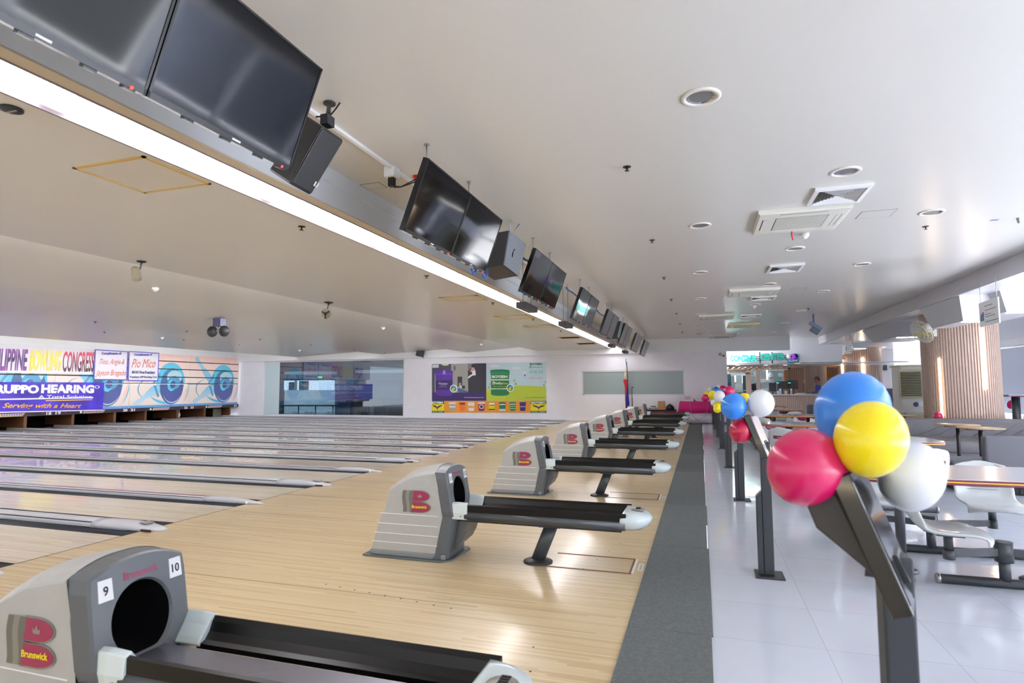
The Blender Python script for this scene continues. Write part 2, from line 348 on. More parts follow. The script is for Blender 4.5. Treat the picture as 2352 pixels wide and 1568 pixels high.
# window wall on the right: piers between openings near the camera, roller blinds further in
mb = MB(); mb.box(10.6, -6, 0, 10.8, 36, .35).box(10.6, -6, 2.75, 10.8, 36, 3.1)
for y in (-6, -3.3, -.6, 2.1, 4.8, 7.5, 10.2, 12.9, 15.6, 18.3, 21, 23.7, 26.4, 29.1, 31.8, 35.6): mb.box(10.6, y, .35, 10.8, y+.35, 2.75)
struct('wall_right', mb, M_white)
M_blind = mat('roller_blind', (196, 204, 222), .7)
for k, y in enumerate((10.2, 12.9, 15.6, 18.3, 21, 23.7, 26.4, 29.1)):
    t = thing('roller_blind', 'pale blue roller blind lowered over the %s window bay beyond the slatted column' % ORD[k], 'blind', (10.55, y+1.35, .4), 'roller blinds on the window wall')
    MB().box(10.55, y+.30, .38, 10.556, y+2.75, 2.72).build('fabric', M_blind, t)
    MB().cyl((10.55, y+.28, 2.76), (10.55, y+2.78, 2.76), .035, n=10).build('roller', M_fr, t)
# ================================================================== ball returns, one per pair of lanes
M_shell = mat('return_shell_grey', (172, 172, 170), .38, noise=(14, .03)); M_bez = mat('return_dark_grey', (88, 92, 96), .34)
M_skirt = mat('return_skirt_grey', (130, 134, 136), .4); M_pale = mat('return_pale_plastic', (206, 218, 220), .2, coat=.4)
M_rail = mat('rail_black', (7, 7, 8), .3, spec=.35); M_tube = mat('rail_tube_grey', (70, 74, 78), .3); M_under = mat('rail_beam', (48, 48, 48), .45)
M_steel = mat('track_steel', (120, 120, 132), .25, metal=.6); M_mag = mat('badge_magenta', (150, 36, 78), .35); M_silver = mat('badge_silver', (140, 138, 130), .35, metal=.4)
M_silver2 = mat('badge_silver_dark', (112, 110, 104), .4, metal=.4); M_yel = mat('badge_yellow', (238, 214, 30), .4); M_plate = mat('number_plate_white', (238, 238, 242), .4); M_ink = mat('ink_black', (20, 18, 24), .5)
M_maroonrail = mat('rail_maroon', (104, 34, 52), .35)
RY = 4.66
def make_return():
    t = thing('ball_return', None, 'ball return', (-2.05, RY, 0), 'ball returns on the approach')
    side = [(-2.676, .05), (-2.667, .118), (-2.663, .122), (-2.641, .191), (-2.636, .195), (-2.618, .27), (-2.612, .274), (-2.588, .352), (-2.566, .360), (-2.519, .552), (-2.432, .605), (-2.36, .642), (-2.299, .664), (-2.187, .690), (-2.085, .706), (-2.04, .50), (-2.017, .352), (-2.05, .20), (-2.082, .05)]
    rings = []
    for k in range(13):
        q = -1 + 2*k/12; yy = RY + .21*q; c = .052*(1-abs(q)**2.4); ed = .012 if k in (0, 12) else 0
        rings.append([((-2.46 if abs(q) < .9 and x > -2.0845 else x) + (ed if x < -2.3 else 0), yy, z + (c*min(1, max(0, (z-.5)/.15)) if x < -2.05 or z > .6 else 0) - (ed*.6 if z > .5 else 0)) for x, z in side])
    sh = MB().ring(rings, 0, False).build('hood_shell', M_shell, t, bevel=.012)
    m = MB()
    for x0, z in ((-2.667, .120), (-2.640, .193), (-2.616, .272), (-2.588, .354)): m.box(x0, RY-.2125, z-.002, -2.06, RY-.2095, z+.0025)
    m.build('panel_ridge', M_plate, sh)
    MB().box(-2.684, RY-.212, .012, -2.0, RY+.212, .052).build('skirt', M_skirt, t, bevel=.006)
    MB().prism([(-2.74, -.235), (-2.70, -.25), (-2.02, -.25), (-1.95, -.18), (-1.94, .20), (-1.98, .25), (-2.70, .25), (-2.74, .22)], lambda p, q, z: (p, RY+q, z), 0, .012).build('base_plate', M_bez, t, bevel=.004)
    # dark front: lower body, then the face with its arched mouth
    m = MB().ring([[(x0, RY-.213, z), (x1-.05, RY-.213, z), (x1-.012, RY-.19, z), (x1, RY-.15, z), (x1, RY+.15, z), (x1-.012, RY+.19, z), (x1-.05, RY+.213, z), (x0, RY+.213, z)] for z, x0, x1 in ((.012, -2.12, -1.985), (.05, -2.085, -1.985), (.20, -2.053, -1.95), (.352, -2.019, -1.925))], 0, False)
    m.prism([(-2.0, .315), (-1.85, .315), (-1.852, .27), (-1.87, .20), (-1.905, .135), (-1.96, .085), (-2.0, .08)], lambda p, q, y: (p, y, q), RY-.10, RY+.17, 1)
    m.build('lower_front', [M_bez, M_bez], t, bevel=.006)
    FX = lambda z: -1.928 - (z-.352)*.17
    n = 40; outer, hole = [], []
    for i in range(n):
        a = 2*pi*i/n; dy, dz = cos(a), sin(a)
        top = lambda y: .352 + .352 + .050*(1-abs(y/.212)**2.2)
        s = .212/abs(dy) if abs(dy) > 1e-6 else 9
        lo, hi = 0, s
        for _ in range(30):
            mid = (lo+hi)/2; y, z = dy*mid, .50+dz*mid
            if z < .352 or z > top(min(.2119, abs(y))): hi = mid
            else: lo = mid
        outer.append((dy*lo, .50+dz*lo)); hole.append((.125*dy-.005, max(.392, .515+.135*dz)))
    P = lambda pts, off=0.0: [(FX(z)+off, RY+y, z) for y, z in pts]
    back = [(-2.021 - (z-.352)*.194, RY+y, z) for y, z in outer]
    m = MB().ring([back, P([(y*.985, .5+(z-.5)*.985) for y, z in outer], -.012), P([(y*.95, .5+(z-.5)*.96) for y, z in outer]), P([(y*1.06, .5+(z-.5)*1.06) for y, z in hole], .004), P(hole, -.008)], 0, False, (False, False))
    bz = m.build('front_bezel', M_bez, t)
    MB().ring([P(hole, -.008), [(-2.42, RY+y*.95, z) for y, z in hole]], 0, True, (False, True)).build('mouth', M_pit, t)
    MB().box(-2.35, RY-.06, .395, -2.22, RY+.05, .44).build('ball_lift', M_black, t)
    zt = .668; text('Brunswick', (FX(zt)+.004, RY-.075, zt), (0, 1, 0), (-.17, 0, 1), .15, .03, M_mag, bz, bold=.01, label='small magenta lettering on the dark front')
    # badge
    LX = lambda x: -2.394+(x-613)*.000656; LZ = lambda y: .553-(y-510)*.000593; ys = RY-.2135
    m = MB()
    def wave(x0, x1, mi, off):
        L, R = [], []
        for k in range(9):
            y = 512+k*37; d = -14*sin(k/8*pi*1.6)+ (0 if k < 5 else -(k-4)*3)
            L.append((LX(x0+d), ys+off, LZ(y))); R.append((LX(x1+d), ys+off, LZ(y)))
        for k in range(8): m.poly([L[k], R[k], R[k+1], L[k+1]], mi)
    m2 = MB()
    def dshape(x0, xr, y0, y1, mi, off, g=0):
        ps = [(LX(x0-8-g), ys+off, LZ(y1+g)), (LX(x0+8-g), ys+off, LZ(y0-g))]; c = x0+(xr-x0)*.42
        for k in range(15):
            a = pi/2 - pi*k/14; ps.append((LX(c+(xr+g-c)*cos(a)), ys+off, LZ((y0+y1)/2 - (y1-y0+2*g)/2*sin(a))))
        m.poly(ps, mi)
    wave(640, 690, 1, -.0012); wave(690, 735, 0, -.0014); wave(735, 790, 1, -.0012)
    dshape(782, 1003, 514, 650, 0, -.001, 12); dshape(768, 1018, 668, 803, 0, -.001, 12)
    dshape(782, 1003, 514, 650, 2, -.0024); dshape(768, 1018, 668, 803, 2, -.0024)
    m.poly([(LX(x), ys-.0036, LZ(y)) for x, y in ((850, 602), (900, 602), (907, 566), (888, 580), (874, 548), (860, 580), (840, 566))], 0)
    bd = m.build('badge', [M_silver, M_silver2, M_mag], t); bd['label'] = 'raised silver and magenta letter B badge with a crown'
    text('Brunswick', (LX(768), ys-.0046, LZ(752)), (1, 0, 0.02), (0, 0, 1), .137, .026, M_yel, bd, bold=.03, label='yellow lettering across the lower lobe')
    # rails, track and end cap
    for s, y0 in ((1, RY-.185), (-1, RY+.225)):
        pr = [(0, .398), (0, .452), (.012, .458), (.026, .440), (.040, .405), (.062, .380), (.085, .372), (.085, .352), (.03, .35)]
        MB().prism([(s*p, q) for p, q in pr], lambda p, q, x: (x, y0+p, q), -1.835, -.555).build('rail', M_rail, t)
        MB().prism([(s*(.012+.026*cos(a)), .368+.034*sin(a)) for a in [2*pi*k/12 for k in range(12)]], lambda p, q, x: (x, y0+p, q), -1.84, -.56, smooth=True).build('rail_tube', M_tube, t)
        rr = []
        for x, g in ((-2.0, -.01), (-1.97, .004), (-1.90, .008), (-1.815, .004)):
            rr.append([(x, y0-s*g, .337), (x, y0-s*(g+.008), .39), (x, y0-s*g, .455+g), (x, y0+s*.02, .466+g), (x, y0+s*.05, .43), (x, y0+s*.085, .392), (x, y0+s*.10, .372), (x, y0+s*.06, .337)])
        MB().ring(rr, 0, False).build('rail_shoe', M_pale, t, bevel=.004)
    MB().cyl((-1.87, RY-.196, .372), (-1.87, RY-.191, .372), .012, n=10).build('shoe_bolt', M_ink, t)
    MB().box(-2.05, RY-.075, .372, -.56, RY+.075, .386).build('track_plate', M_steel, t)
    MB().box(-1.98, RY-.11, .305, -.60, RY+.12, .345).build('under_beam', M_under, t)
    def ec(z, g, xf): return [(-.60+g*.3, RY-.193+g, z)] + [(-.56+(xf+.56-g)*sin(pi*k/12)**.8 if 0 < k < 12 else -.56, RY+.018-(.213-g)*cos(pi*k/12), z) for k in range(13)] + [(-.60+g*.3, RY+.233-g, z)]
    cap = MB().ring([ec(.335, .035, -.40), ec(.36, .008, -.385), ec(.405, 0, -.375), ec(.430, .010, -.39), ec(.452, .045, -.43), ec(.460, .09, -.47)], 0, True).build('end_cap', M_pale, t)
    MB().lathe([(.001, 0), (.050, 0), (.054, .006), (.048, .010), (.001, .011)], (-.485, RY+.02, .456), 16).build('control_pad', M_silver, cap)
    m = MB()
    for k in range(5): m.box(-.50, RY-.012+.016*k, .466, -.468, RY-.003+.016*k, .470)
    m.build('button', M_ink, cap)
    m = MB().ring([[Vector((x, RY+.02, z)) + Vector((.058*cos(a), .04*sin(a), 0)) for a in [2*pi*k/14 for k in range(14)]] for x, z in ((-1.285, .02), (-1.165, .31))]); m.box(-1.26, RY-.06, .29, -1.08, RY+.10, .308)
    m.build('leg', M_tube, t)
    MB().lathe([(.001, 0), (.118, 0), (.118, .008), (.10, .016), (.07, .026), (.001, .03)], (-1.285, RY+.02, 0), 24).build('foot', M_under, t)
    for s, y0 in ((-1, RY-.178), (1, RY+.125)):
        MB().add([(FX(z)+.005, RY+y, z) for y, z in ((y0-RY, .618), (y0-RY+.058, .618), (y0-RY+.056, .694), (y0-RY+.002, .694))] + [(FX(z)-.004, RY+y, z) for y, z in ((y0-RY, .618), (y0-RY+.058, .618), (y0-RY+.056, .694), (y0-RY+.002, .694))], [(0, 1, 2, 3), (4, 5, 6, 7), (0, 1, 5, 4), (1, 2, 6, 5), (2, 3, 7, 6), (3, 0, 4, 7)]).build('number_plate', M_plate, t)
    return t
proto = make_return()
RYS = [1.82, 4.66, 7.67, 10.69, 13.72, 16.72, 19.72, 22.75]
rets = []
FXg = lambda z: -1.928 - (z-.352)*.17
for k, y in enumerate(RYS):
    r = proto if k == 1 else copy_tree(proto, loc=(-2.05-(.14 if k == 0 else 0), y, 0))
    a, b = 9+2*k, 10+2*k
    r['label'] = 'grey ball return for lanes %d and %d, %s from the camera%s' % (a, b, ORD[k], ', its rails dark maroon' if k == 7 else '')
    rets.append((r, a, b, y))
if True:
    for r, a, b, y in rets:
        for n, y0 in ((a, y-.178), (b, y+.125)):
            z = .638; wd = .036 if n > 9 else .02
            text(str(n), (FXg(z)+.0062-(.14 if a == 9 else 0), y0+.029-wd/2, z), (0, 1, 0), (-.17, 0, 1), wd, .034, M_ink, r, name='number', bold=.02)
    for c in rets[7][0].children:
        if c.name.split('.')[0] == 'rail': c.material_slots[0].link = 'OBJECT'; c.material_slots[0].material = M_maroonrail
M_hatch = mat('hatch_frame_brown', (112, 70, 40), .45); M_stick = mat('sticker_white', (226, 226, 226), .5); M_greyink = mat('ink_grey', (120, 122, 130), .5)
for k, y in enumerate(RYS):
    if k in (0,): continue
    t = thing('floor_hatch', 'brown framed floor hatch beside the foot of the %s ball return from the camera' % ORD[k], 'floor hatch', (-.87, y+.12, 0), 'floor hatches in front of the ball returns')
    m = MB().box(-1.25, y-.085, 0, -.535, y-.07, .003).box(-1.19, y+.30, 0, -.545, y+.315, .003).box(-.555, y-.07, 0, -.54, y+.30, .003)
    m.build('frame', M_hatch, t)
    MB().box(-.539, y-.075, 0, -.522, y+.31, .002).build('edge_strip', M_stick, t)
    MB().box(-.50, y+.02, 0, -.465, y+.20, .0015).build('sticker', M_stick, t)
    m = MB()
    for q in range(5): m.box(-.49, y+.04+.03*q, .0015, -.475, y+.055+.03*q, .0022)
    m.build('sticker_print', M_greyink, t)
# ================================================================== hanging screens
M_scr = mat('screen_glass', (6, 6, 8), .06, spec=.55); M_tvb = mat('screen_frame', (10, 10, 12), .25); M_led = mat('standby_red', (255, 40, 30), .4, emit=5)
M_chr = mat('chrome', (220, 220, 224), .12, metal=1.0); M_gal = mat('galvanised', (150, 150, 150), .35, metal=.8); M_wht = mat('logo_white', (230, 230, 232), .4)
B0, T0 = Vector((-2.10, 0, 2.575)), Vector((-1.90, 0, 3.115))
TU = (T0-B0).normalized(); TN = Vector((TU.z, 0, -TU.x)); TH = (T0-B0).length   # up along the face, outward normal of the face
def make_tv(y0=.86, wd=.865):
    t = thing('television', None, 'television', (-2.10, y0+wd/2, 2.575), 'screens hanging over the approach')
    P = lambda a, b, c: B0 + TU*a + TN*c + Vector((0, b, 0))
    def slab(m, a0, a1, b0, b1, c0, c1, mi=0):
        vs = [P(a, b, c) for c in (c0, c1) for b in (b0, b1) for a in (a0, a1)]
        return m.add(vs, [(0, 2, 3, 1), (4, 5, 7, 6), (0, 1, 5, 4), (2, 6, 7, 3), (0, 4, 6, 2), (1, 3, 7, 5)], mi)
    m = slab(MB(), 0, TH, y0, y0+wd, -.045, 0); slab(m, 0, TH, y0, y0+.011, 0, .004); slab(m, 0, TH, y0+wd-.011, y0+wd, 0, .004); slab(m, 0, .026, y0, y0+wd, 0, .004); slab(m, TH-.010, TH, y0, y0+wd, 0, .004)
    m.build('frame', M_tvb, t)
    # the panel bows very slightly, as a big thin panel does
    rings = []
    for i in range(17):
        a = .026+(TH-.036)*i/16
        rings.append([P(a, y0+.011+(wd-.022)*j/24, .0012 + .0006*sin(4.2*i/16+1.6*j/24+.4) + .0003*sin(7*j/24)) for j in range(25)])
    MB().ring(rings, 0, True, (False, False), False).build('screen', M_scr, t)
    for q in (.22, .47, .72, .9): slab(MB(), -.010, .004, y0+wd*q, y0+wd*q+.05, -.03, -.005).build('bottom_clip', M_tvb, t)
    m = slab(MB(), .008, .017, y0+wd*.52, y0+wd*.58, .004, .0055); m.build('logo_mark', M_wht, t)
    m = MB().ball(P(.004, y0+wd*.93, .002), .007, n=8, m=6); m.build('standby_light', M_led, t)
    rx = P(TH-.05, 0, -.06)
    m = MB().cyl((rx.x, y0+.12, rx.z), (rx.x, y0+.12, 3.28), .006, n=8).cyl((rx.x, y0+.12, 3.272), (rx.x, y0+.12, 3.28), .022, n=10)
    m.tube([(rx.x+.0, y0+.10, rx.z-.02), (rx.x-.015, y0+.09, rx.z+.03), (rx.x, y0+.12, rx.z+.055), (rx.x+.012, y0+.15, rx.z+.03), (rx.x, y0+.14, rx.z-.02)], .004, 6)
    m.build('hanger_rod', M_gal, t)
    slab(MB(), .1, TH-.04, y0+.09, y0+.15, -.07, -.045).build('bracket', M_tvb, t); slab(MB(), .1, TH-.04, y0+wd-.15, y0+wd-.09, -.07, -.045).build('bracket', M_tvb, t)
    return t
tv = make_tv(); PW = 3.04
for k in range(8):
    for j in range(2):
        o = tv if (k, j) == (0, 0) else copy_tree(tv, loc=(-2.10, .86+.4325+PW*k+.872*j, 2.575))
        o['label'] = 'black hanging flat screen, the %s one of the %s pair from the camera' % (('nearer', 'farther')[j], ORD[k])
# dark boxes slung under some pairs
M_boxd = mat('dark_box', (34, 34, 40), .5)
for k, dy in ((2, .62), (3, .06), (5, -.28), (6, -.26)):
    y = .86+PW*k+dy
    t = thing('media_box', 'small black box slung below the %s pair of hanging screens from the camera' % ORD[k], 'box', (-2.16, y+.3, 2.50), 'media boxes under the screens')
    MB().box(-2.36, y, 2.47, -2.22, y+.62, 2.55).build('case', M_boxd, t, bevel=.006)
    
    for yy in (.1, .5): MB().cyl((-2.29, y+yy, 2.55), (-2.29, y+yy, 3.28), .005, n=6).build('hanger_rod', M_gal, t)
# ================================================================== loudspeakers between the screens
M_spk = mat('speaker_black', (24, 24, 28), .5); M_gr = bump(mat('speaker_grille', (16, 16, 20), .42), 320, .5, .002); M_subf = mat('subwoofer_front_grey', (104, 108, 116), .4); M_spin = mat('speaker_inside', (58, 54, 46), .6)
def hexa(m, f, b, mi=0):
    m.add(list(f)+list(b), [(0, 1, 2, 3), (7, 6, 5, 4), (0, 4, 5, 1), (1, 5, 6, 2), (2, 6, 7, 3), (3, 7, 4, 0)], mi); return m
f = [PX(740, 289, -2.02), PX(790, 322.6, -2.02), PX(713.5, 448.7, -2.17), PX(665, 422, -2.17)]
b = [PX(703, 264, -2.20), PX(703, 264, -2.20)+Vector((-.02, .20, .0)), PX(617, 390, -2.38)+Vector((-.02, .20, 0)), PX(617, 390, -2.38)]
t = thing('loudspeaker', 'black wedge-shaped loudspeaker on a ceiling bracket just past the first pair of screens', 'speaker', (f[0]+f[2])/2, 'speakers between the screens')
hexa(MB(), f, b).build('cabinet', M_spk, t, bevel=.012)
n = (f[1]-f[0]).cross(f[3]-f[0]).normalized(); n = n if n.x > 0 else -n; c = sum(f, Vector())/4
fi = [c+(p-c)*.93+n*.006 for p in f]; fb = [c+(p-c)*.93-n*.01 for p in f]
hexa(MB(), fi, fb).build('grille', M_gr, t, bevel=.004)
q = fi[3]*.80+fi[2]*.02+fi[0]*.10+fi[1]*.08; ex = (f[2]-f[3]).normalized(); ey = (f[0]-f[3]).normalized(); q = fi[3] + ex*.15 + ey*.045 + n*.004
m = MB(); m.poly([q, q+ex*.012, q+ex*.012+ey*.03, q+ey*.03]).poly([q+ex*.018, q+ex*.034, q+ex*.034+ey*.008, q+ex*.018+ey*.008]).poly([q+ex*.028+ey*.008, q+ex*.036+ey*.008, q+ex*.036+ey*.03, q+ex*.028+ey*.03]); m.build('maker_mark', M_wht, t)
tp = PZ(757, 236, 3.28); kn = PX(752, 278, (f[0].x+b[0].x)/2+.05)
MB().cyl(tp, kn, .014, n=10).cyl(tp-Vector((0, 0, .012)), tp, .04, n=12).obox(kn, .05, .07, .06).build('bracket', M_spk, t)
cp = PZ(781, 236, 3.28); MB().tube([cp, cp-Vector((0.02, 0.02, .05)), kn+Vector((0, .03, .05)), b[0]+Vector((.04, .04, .0))], .005, 6).build('cable', M_black, t)
f = [PX(1171.7, 529.6, -1.94), PX(1208.6, 558.9, -1.94), PX(1192.4, 634.8, -2.06), PX(1158.7, 608.7, -2.06)]
dv = Vector((-.30, -.06, -.04)); b = [p+dv for p in f]
t = thing('subwoofer', 'grey-fronted bass speaker with a round port, hung between the second and third pairs of screens', 'speaker', (f[0]+f[2])/2, 'speakers between the screens')
n = (f[1]-f[0]).cross(f[3]-f[0]).normalized(); n = n if n.x > 0 else -n; c = sum(f, Vector())/4
hexa(MB(), [p-n*.02 for p in f], b).build('cabinet', M_spk, t, bevel=.008)
hexa(MB(), f, [p-n*.018 for p in f]).build('front_panel', M_subf, t, bevel=.004)
m = MB(); disc(m, c+n*.0015-(f[1]-f[0])*.12, n, .035, .05, (f[1]-f[0]).normalized(), 18); m.build('port', M_pit, t)
m = MB()
for p in f: disc(m, c+(p-c)*.86+n*.002, n, .008, .008, (f[1]-f[0]).normalized(), 8)
m.build('screw', M_ink, t)
a1, a2 = PZ(1172, 506, 3.28), PZ(1193, 514, 3.28); tt = (f[1]*.5+f[0]*.5)+Vector((-.1, 0, 0))
MB().cyl(a1, tt, .006, n=6).build('hanger_rod', M_gal, t); MB().cyl(a2, tt, .006, n=6).build('hanger_rod', M_gal, t)
f = [PX(1426, 737, -1.96), PX(1431, 742, -1.96), PX(1422, 778, -2.06), PX(1417, 773, -2.06)]; b = [p+Vector((-.3, -.1, 0)) for p in f]
t = thing('subwoofer', 'narrow black and grey speaker hung between the fifth and sixth pairs of screens', 'speaker', (f[0]+f[2])/2, 'speakers between the screens')
hexa(MB(), f, b).build('cabinet', M_spk, t); hexa(MB(), [p+Vector((.01, 0, 0)) for p in f], [p+Vector((.002, 0, 0)) for p in f]).build('front_panel', M_subf, t)
# conduit, socket box and its leads
t = thing('power_conduit', 'thin white power conduit with a socket box along the ceiling behind the screens', 'conduit', (-2.46, 4.5, 3.27))
MB().box(-2.475, -2, 3.255, -2.445, 9.6, 3.28).build('conduit', M_white, t)
p = PZ(900, 385, 3.28); bx = MB().box(p.x-.05, p.y-.05, 3.19, p.x+.05, p.y+.06, 3.28).build('socket_box', M_white, t, bevel=.006)
MB().box(p.x-.025, p.y-.02, 3.115, p.x+.025, p.y+.025, 3.19).build('plug', M_black, bx)
e = PX(955, 417, -2.15); MB().tube([(p.x, p.y, 3.13), (p.x+.06, p.y-.06, 3.08), (p.x+.16, p.y-.13, 3.05), e], .005, 6).tube([(p.x, p.y+.02, 3.13), (p.x+.08, p.y-.05, 3.09), (p.x+.15, p.y-.11, 3.06), e+Vector((0, 0, .02))], .005, 6).build('lead', M_black, t)
e = PX(957, 412, -2.2); MB().cyl(e+Vector((0, 0, .03)), e-Vector((0, 0, .02)), .035, .012, n=10).build('red_plug', mat('plug_red', (210, 40, 26), .4), t)
M_blue = mat('cable_blue', (28, 84, 176), .4)
for i, pts in enumerate(([(1202, 592), (1210, 597), (1220, 604)], [(1300, 660), (1314, 671), (1330, 684)], [(1371, 712), (1380, 722), (1390, 727)])):
    ps = [PX(u, v, -2.1) for u, v in pts]; m = MB().tube([ps[0], ps[0]*.5+ps[1]*.5-Vector((0, 0, .015)), ps[1], ps[2]], .012, 6)
    tag(m.build('data_cable', M_blue), 'blue data cable looped between the %s and %s pairs of hanging screens' % (ORD[i+1], ORD[i+2]), 'cable', 'blue cables between the screens')
m = MB(); ps = [PX(1083, 618, -2.12), PX(1088, 628, -2.12), PX(1093, 622, -2.12)]; m.tube(ps, .012, 6); ps = [PX(1108, 632, -2.1), PX(1113, 637, -2.1), PX(1119, 630, -2.1), PX(1119, 618, -2.1)]; m.tube(ps, .012, 6)
tag(m.build('data_cable', M_blue), 'blue data cable curling under the second pair of hanging screens', 'cable', 'blue cables between the screens')
# ================================================================== ceiling fittings
def zc(x):
    pr = [(-3.445, 2.95, 2.935, -6.62), (-6.62, 3.16, 2.93, -9.75), (-9.75, 3.15, 2.935, -14.0), (-14.0, 3.15, 2.90, -18.72)]
    for x0, z0, z1, x1 in pr:
        if x1 <= x <= x0: return z0+(z1-z0)*(x0-x)/(x0-x1)
    return 3.28 if x > -3.1 else 3.4
def onC(u, v):
    z = 3.28 if True else 0; p = PZ(u, v, z)
    if p.x < -2.9:
        p = PZ(u, v, 2.95)
        for _ in range(8): p = PZ(u, v, zc(p.x))
    return p
M_dlr = mat('downlight_rim', (226, 222, 214), .35); M_lens = mat('downlight_lens', (104, 104, 104), .3)
rows = [('nearest the hanging screens', [(1610, 222), (1608, 517), (1608, 625), (1608.5, 685), (1609.5, 720.5), (1608, 748), (1608.7, 767)]), ('in mid ceiling', [(1942, 393), (1826, 570), (1766.5, 651.6), (1735, 698.5), (1712, 732)]), ('beside the right-hand soffit', [(2140, 487), (1980, 606), (1891, 668), (1838.6, 713), (1802, 741), (1775, 762)])]
def make_dl():
    t = thing('downlight', None, 'downlight', (0, 0, 3.28))
    MB().lathe([(.125, 0), (.127, -.006), (.118, -.012), (.098, -.012), (.094, -.006), (.094, -.002)], (0, 0, 3.28), 28, caps=(False, False)).build('rim', M_dlr, t)
    MB().lathe([(.098, -.010), (.094, -.004), (.078, -.0025), (.074, -.0015)], (0, 0, 3.28), 28, caps=(False, False)).build('reflector', M_chr, t)
    m = MB(); disc(m, (0, 0, 3.2788), (0, 0, 1), .078, .078, (1, 0, 0), 24); m.build('lens', M_lens, t); return t
dl = None
for rn, pts in rows:
    for i, p in enumerate(pts):
        c = PZ(p[0], p[1], 3.28); lab = 'chrome downlight, %s from the camera in the row %s' % (ORD[i], rn)
        if dl is None: dl = make_dl(); dl.location = (c.x, c.y, 3.28); dl['label'] = lab; dl['group'] = 'downlights'
        else: copy_tree(dl, loc=(c.x, c.y, 3.28), label=lab)
M_brz = mat('sprinkler_bronze', (52, 42, 34), .4, metal=.5)
spr = [('in the row along the hanging screens', [(1440, 383), (1498, 551), (1525, 637), (1542, 687), (1554, 719), (1562, 743), (1567, 762)]),
       ('beside the light trough', [(693, 520), (980, 633), (1132, 695), (1224, 732), (1288, 759), (1392, 798)]),
       ('on the stepped ceiling over the lanes', [(219, 738), (240, 762), (429, 760), (422, 779), (597, 778.6), (549, 791.5), (714, 791), (814, 802), (884, 809)]),
       ('close to the soffit on the seating side', [(2126, 520), (1857, 708)])]
sp = None
for rn, pts in spr:
    for i, p in enumerate(pts):
        c = onC(*p); lab = 'dark ceiling sprinkler head, %s of those %s' % (ORD[i], rn)
        if sp is None:
            sp = thing('sprinkler', lab, 'sprinkler', c, 'ceiling sprinklers')
            MB().lathe([(.001, 0), (.036, 0), (.034, -.005), (.014, -.008), (.001, -.008)], c, 14).build('escutcheon', M_brz, sp)
            MB().lathe([(.001, -.008), (.008, -.008), (.006, -.03), (.02, -.033), (.02, -.036), (.001, -.036)], c, 12).build('nozzle', M_brz, sp)
        else: copy_tree(sp, loc=c, label=lab)
dome = None
for i, (u, v, lab) in enumerate([(357, 660, 'white smoke detector on the first ceiling step, beyond the beige spotlight'), (372, 774, 'white smoke detector on the far ceiling step above the blue-edged banners'), (880, 751, 'white smoke detector on the lane ceiling above the big dark window'), (1105, 789, 'white smoke detector on the lane ceiling above the paint poster'), (688, 803, 'white smoke detector at the end of the lane ceiling over the window top'), (1848, 536, 'white dome camera just past the first ceiling air conditioner'), (1732, 702, 'white dome camera just past the second ceiling air conditioner'), (1695, 762, 'white dome detector above the last ceiling air conditioner')]):
    c = onC(u, v)
    if dome is None:
        dome = thing('smoke_detector', lab, 'detector', c, 'white ceiling detectors')
        MB().lathe([(.001, 0), (.052, 0), (.052, -.035), (.046, -.042), (.001, -.042)], c, 18).build('body', M_wht, dome)
        MB().lathe([(.034, -.042), (.030, -.06), (.016, -.068), (.001, -.07)], c, 14, caps=(False, False)).build('sensor', M_dlr, dome)
    else: copy_tree(dome, loc=c, label=lab)
# air conditioners and air diffusers
M_ac = mat('ac_plastic', (216, 214, 204), .4); M_acd = mat('ac_slot', (92, 90, 84), .5); M_acg = mat('ac_grille', (186, 184, 176), .5)
def rect3(q, z=3.28):
    ps = [PZ(u, v, z) for u, v in q]; xs = [p.x for p in ps]; ys = [p.y for p in ps]
    return ((ps[0].x+ps[3].x)/2, (ps[0].y+ps[1].y)/2, (ps[1].x+ps[2].x)/2, (ps[2].y+ps[3].y)/2)
acs = [((1748, 478), (1958, 470.6), (1913, 521), (1724.6, 528.6)), ((1674, 664.5), (1791, 659), (1782, 674), (1672.6, 678.8)), ((1604, 723), (1687, 721), (1684, 730), (1606, 732.5)), ((1672, 743), (1747, 740.7), (1736, 749), (1672, 751)), ((1628.4, 768.6), (1688, 768), (1684, 774), (1630, 774.7))]
AL = ['cream four-way ceiling air conditioner with a red ribbon, first from the camera', 'white ceiling air conditioner, second from the camera', 'white ceiling air conditioner, third from the camera, in line with the downlights', 'yellowed ceiling air conditioner, fourth from the camera', 'ceiling air conditioner farthest from the camera, against the wall beam']
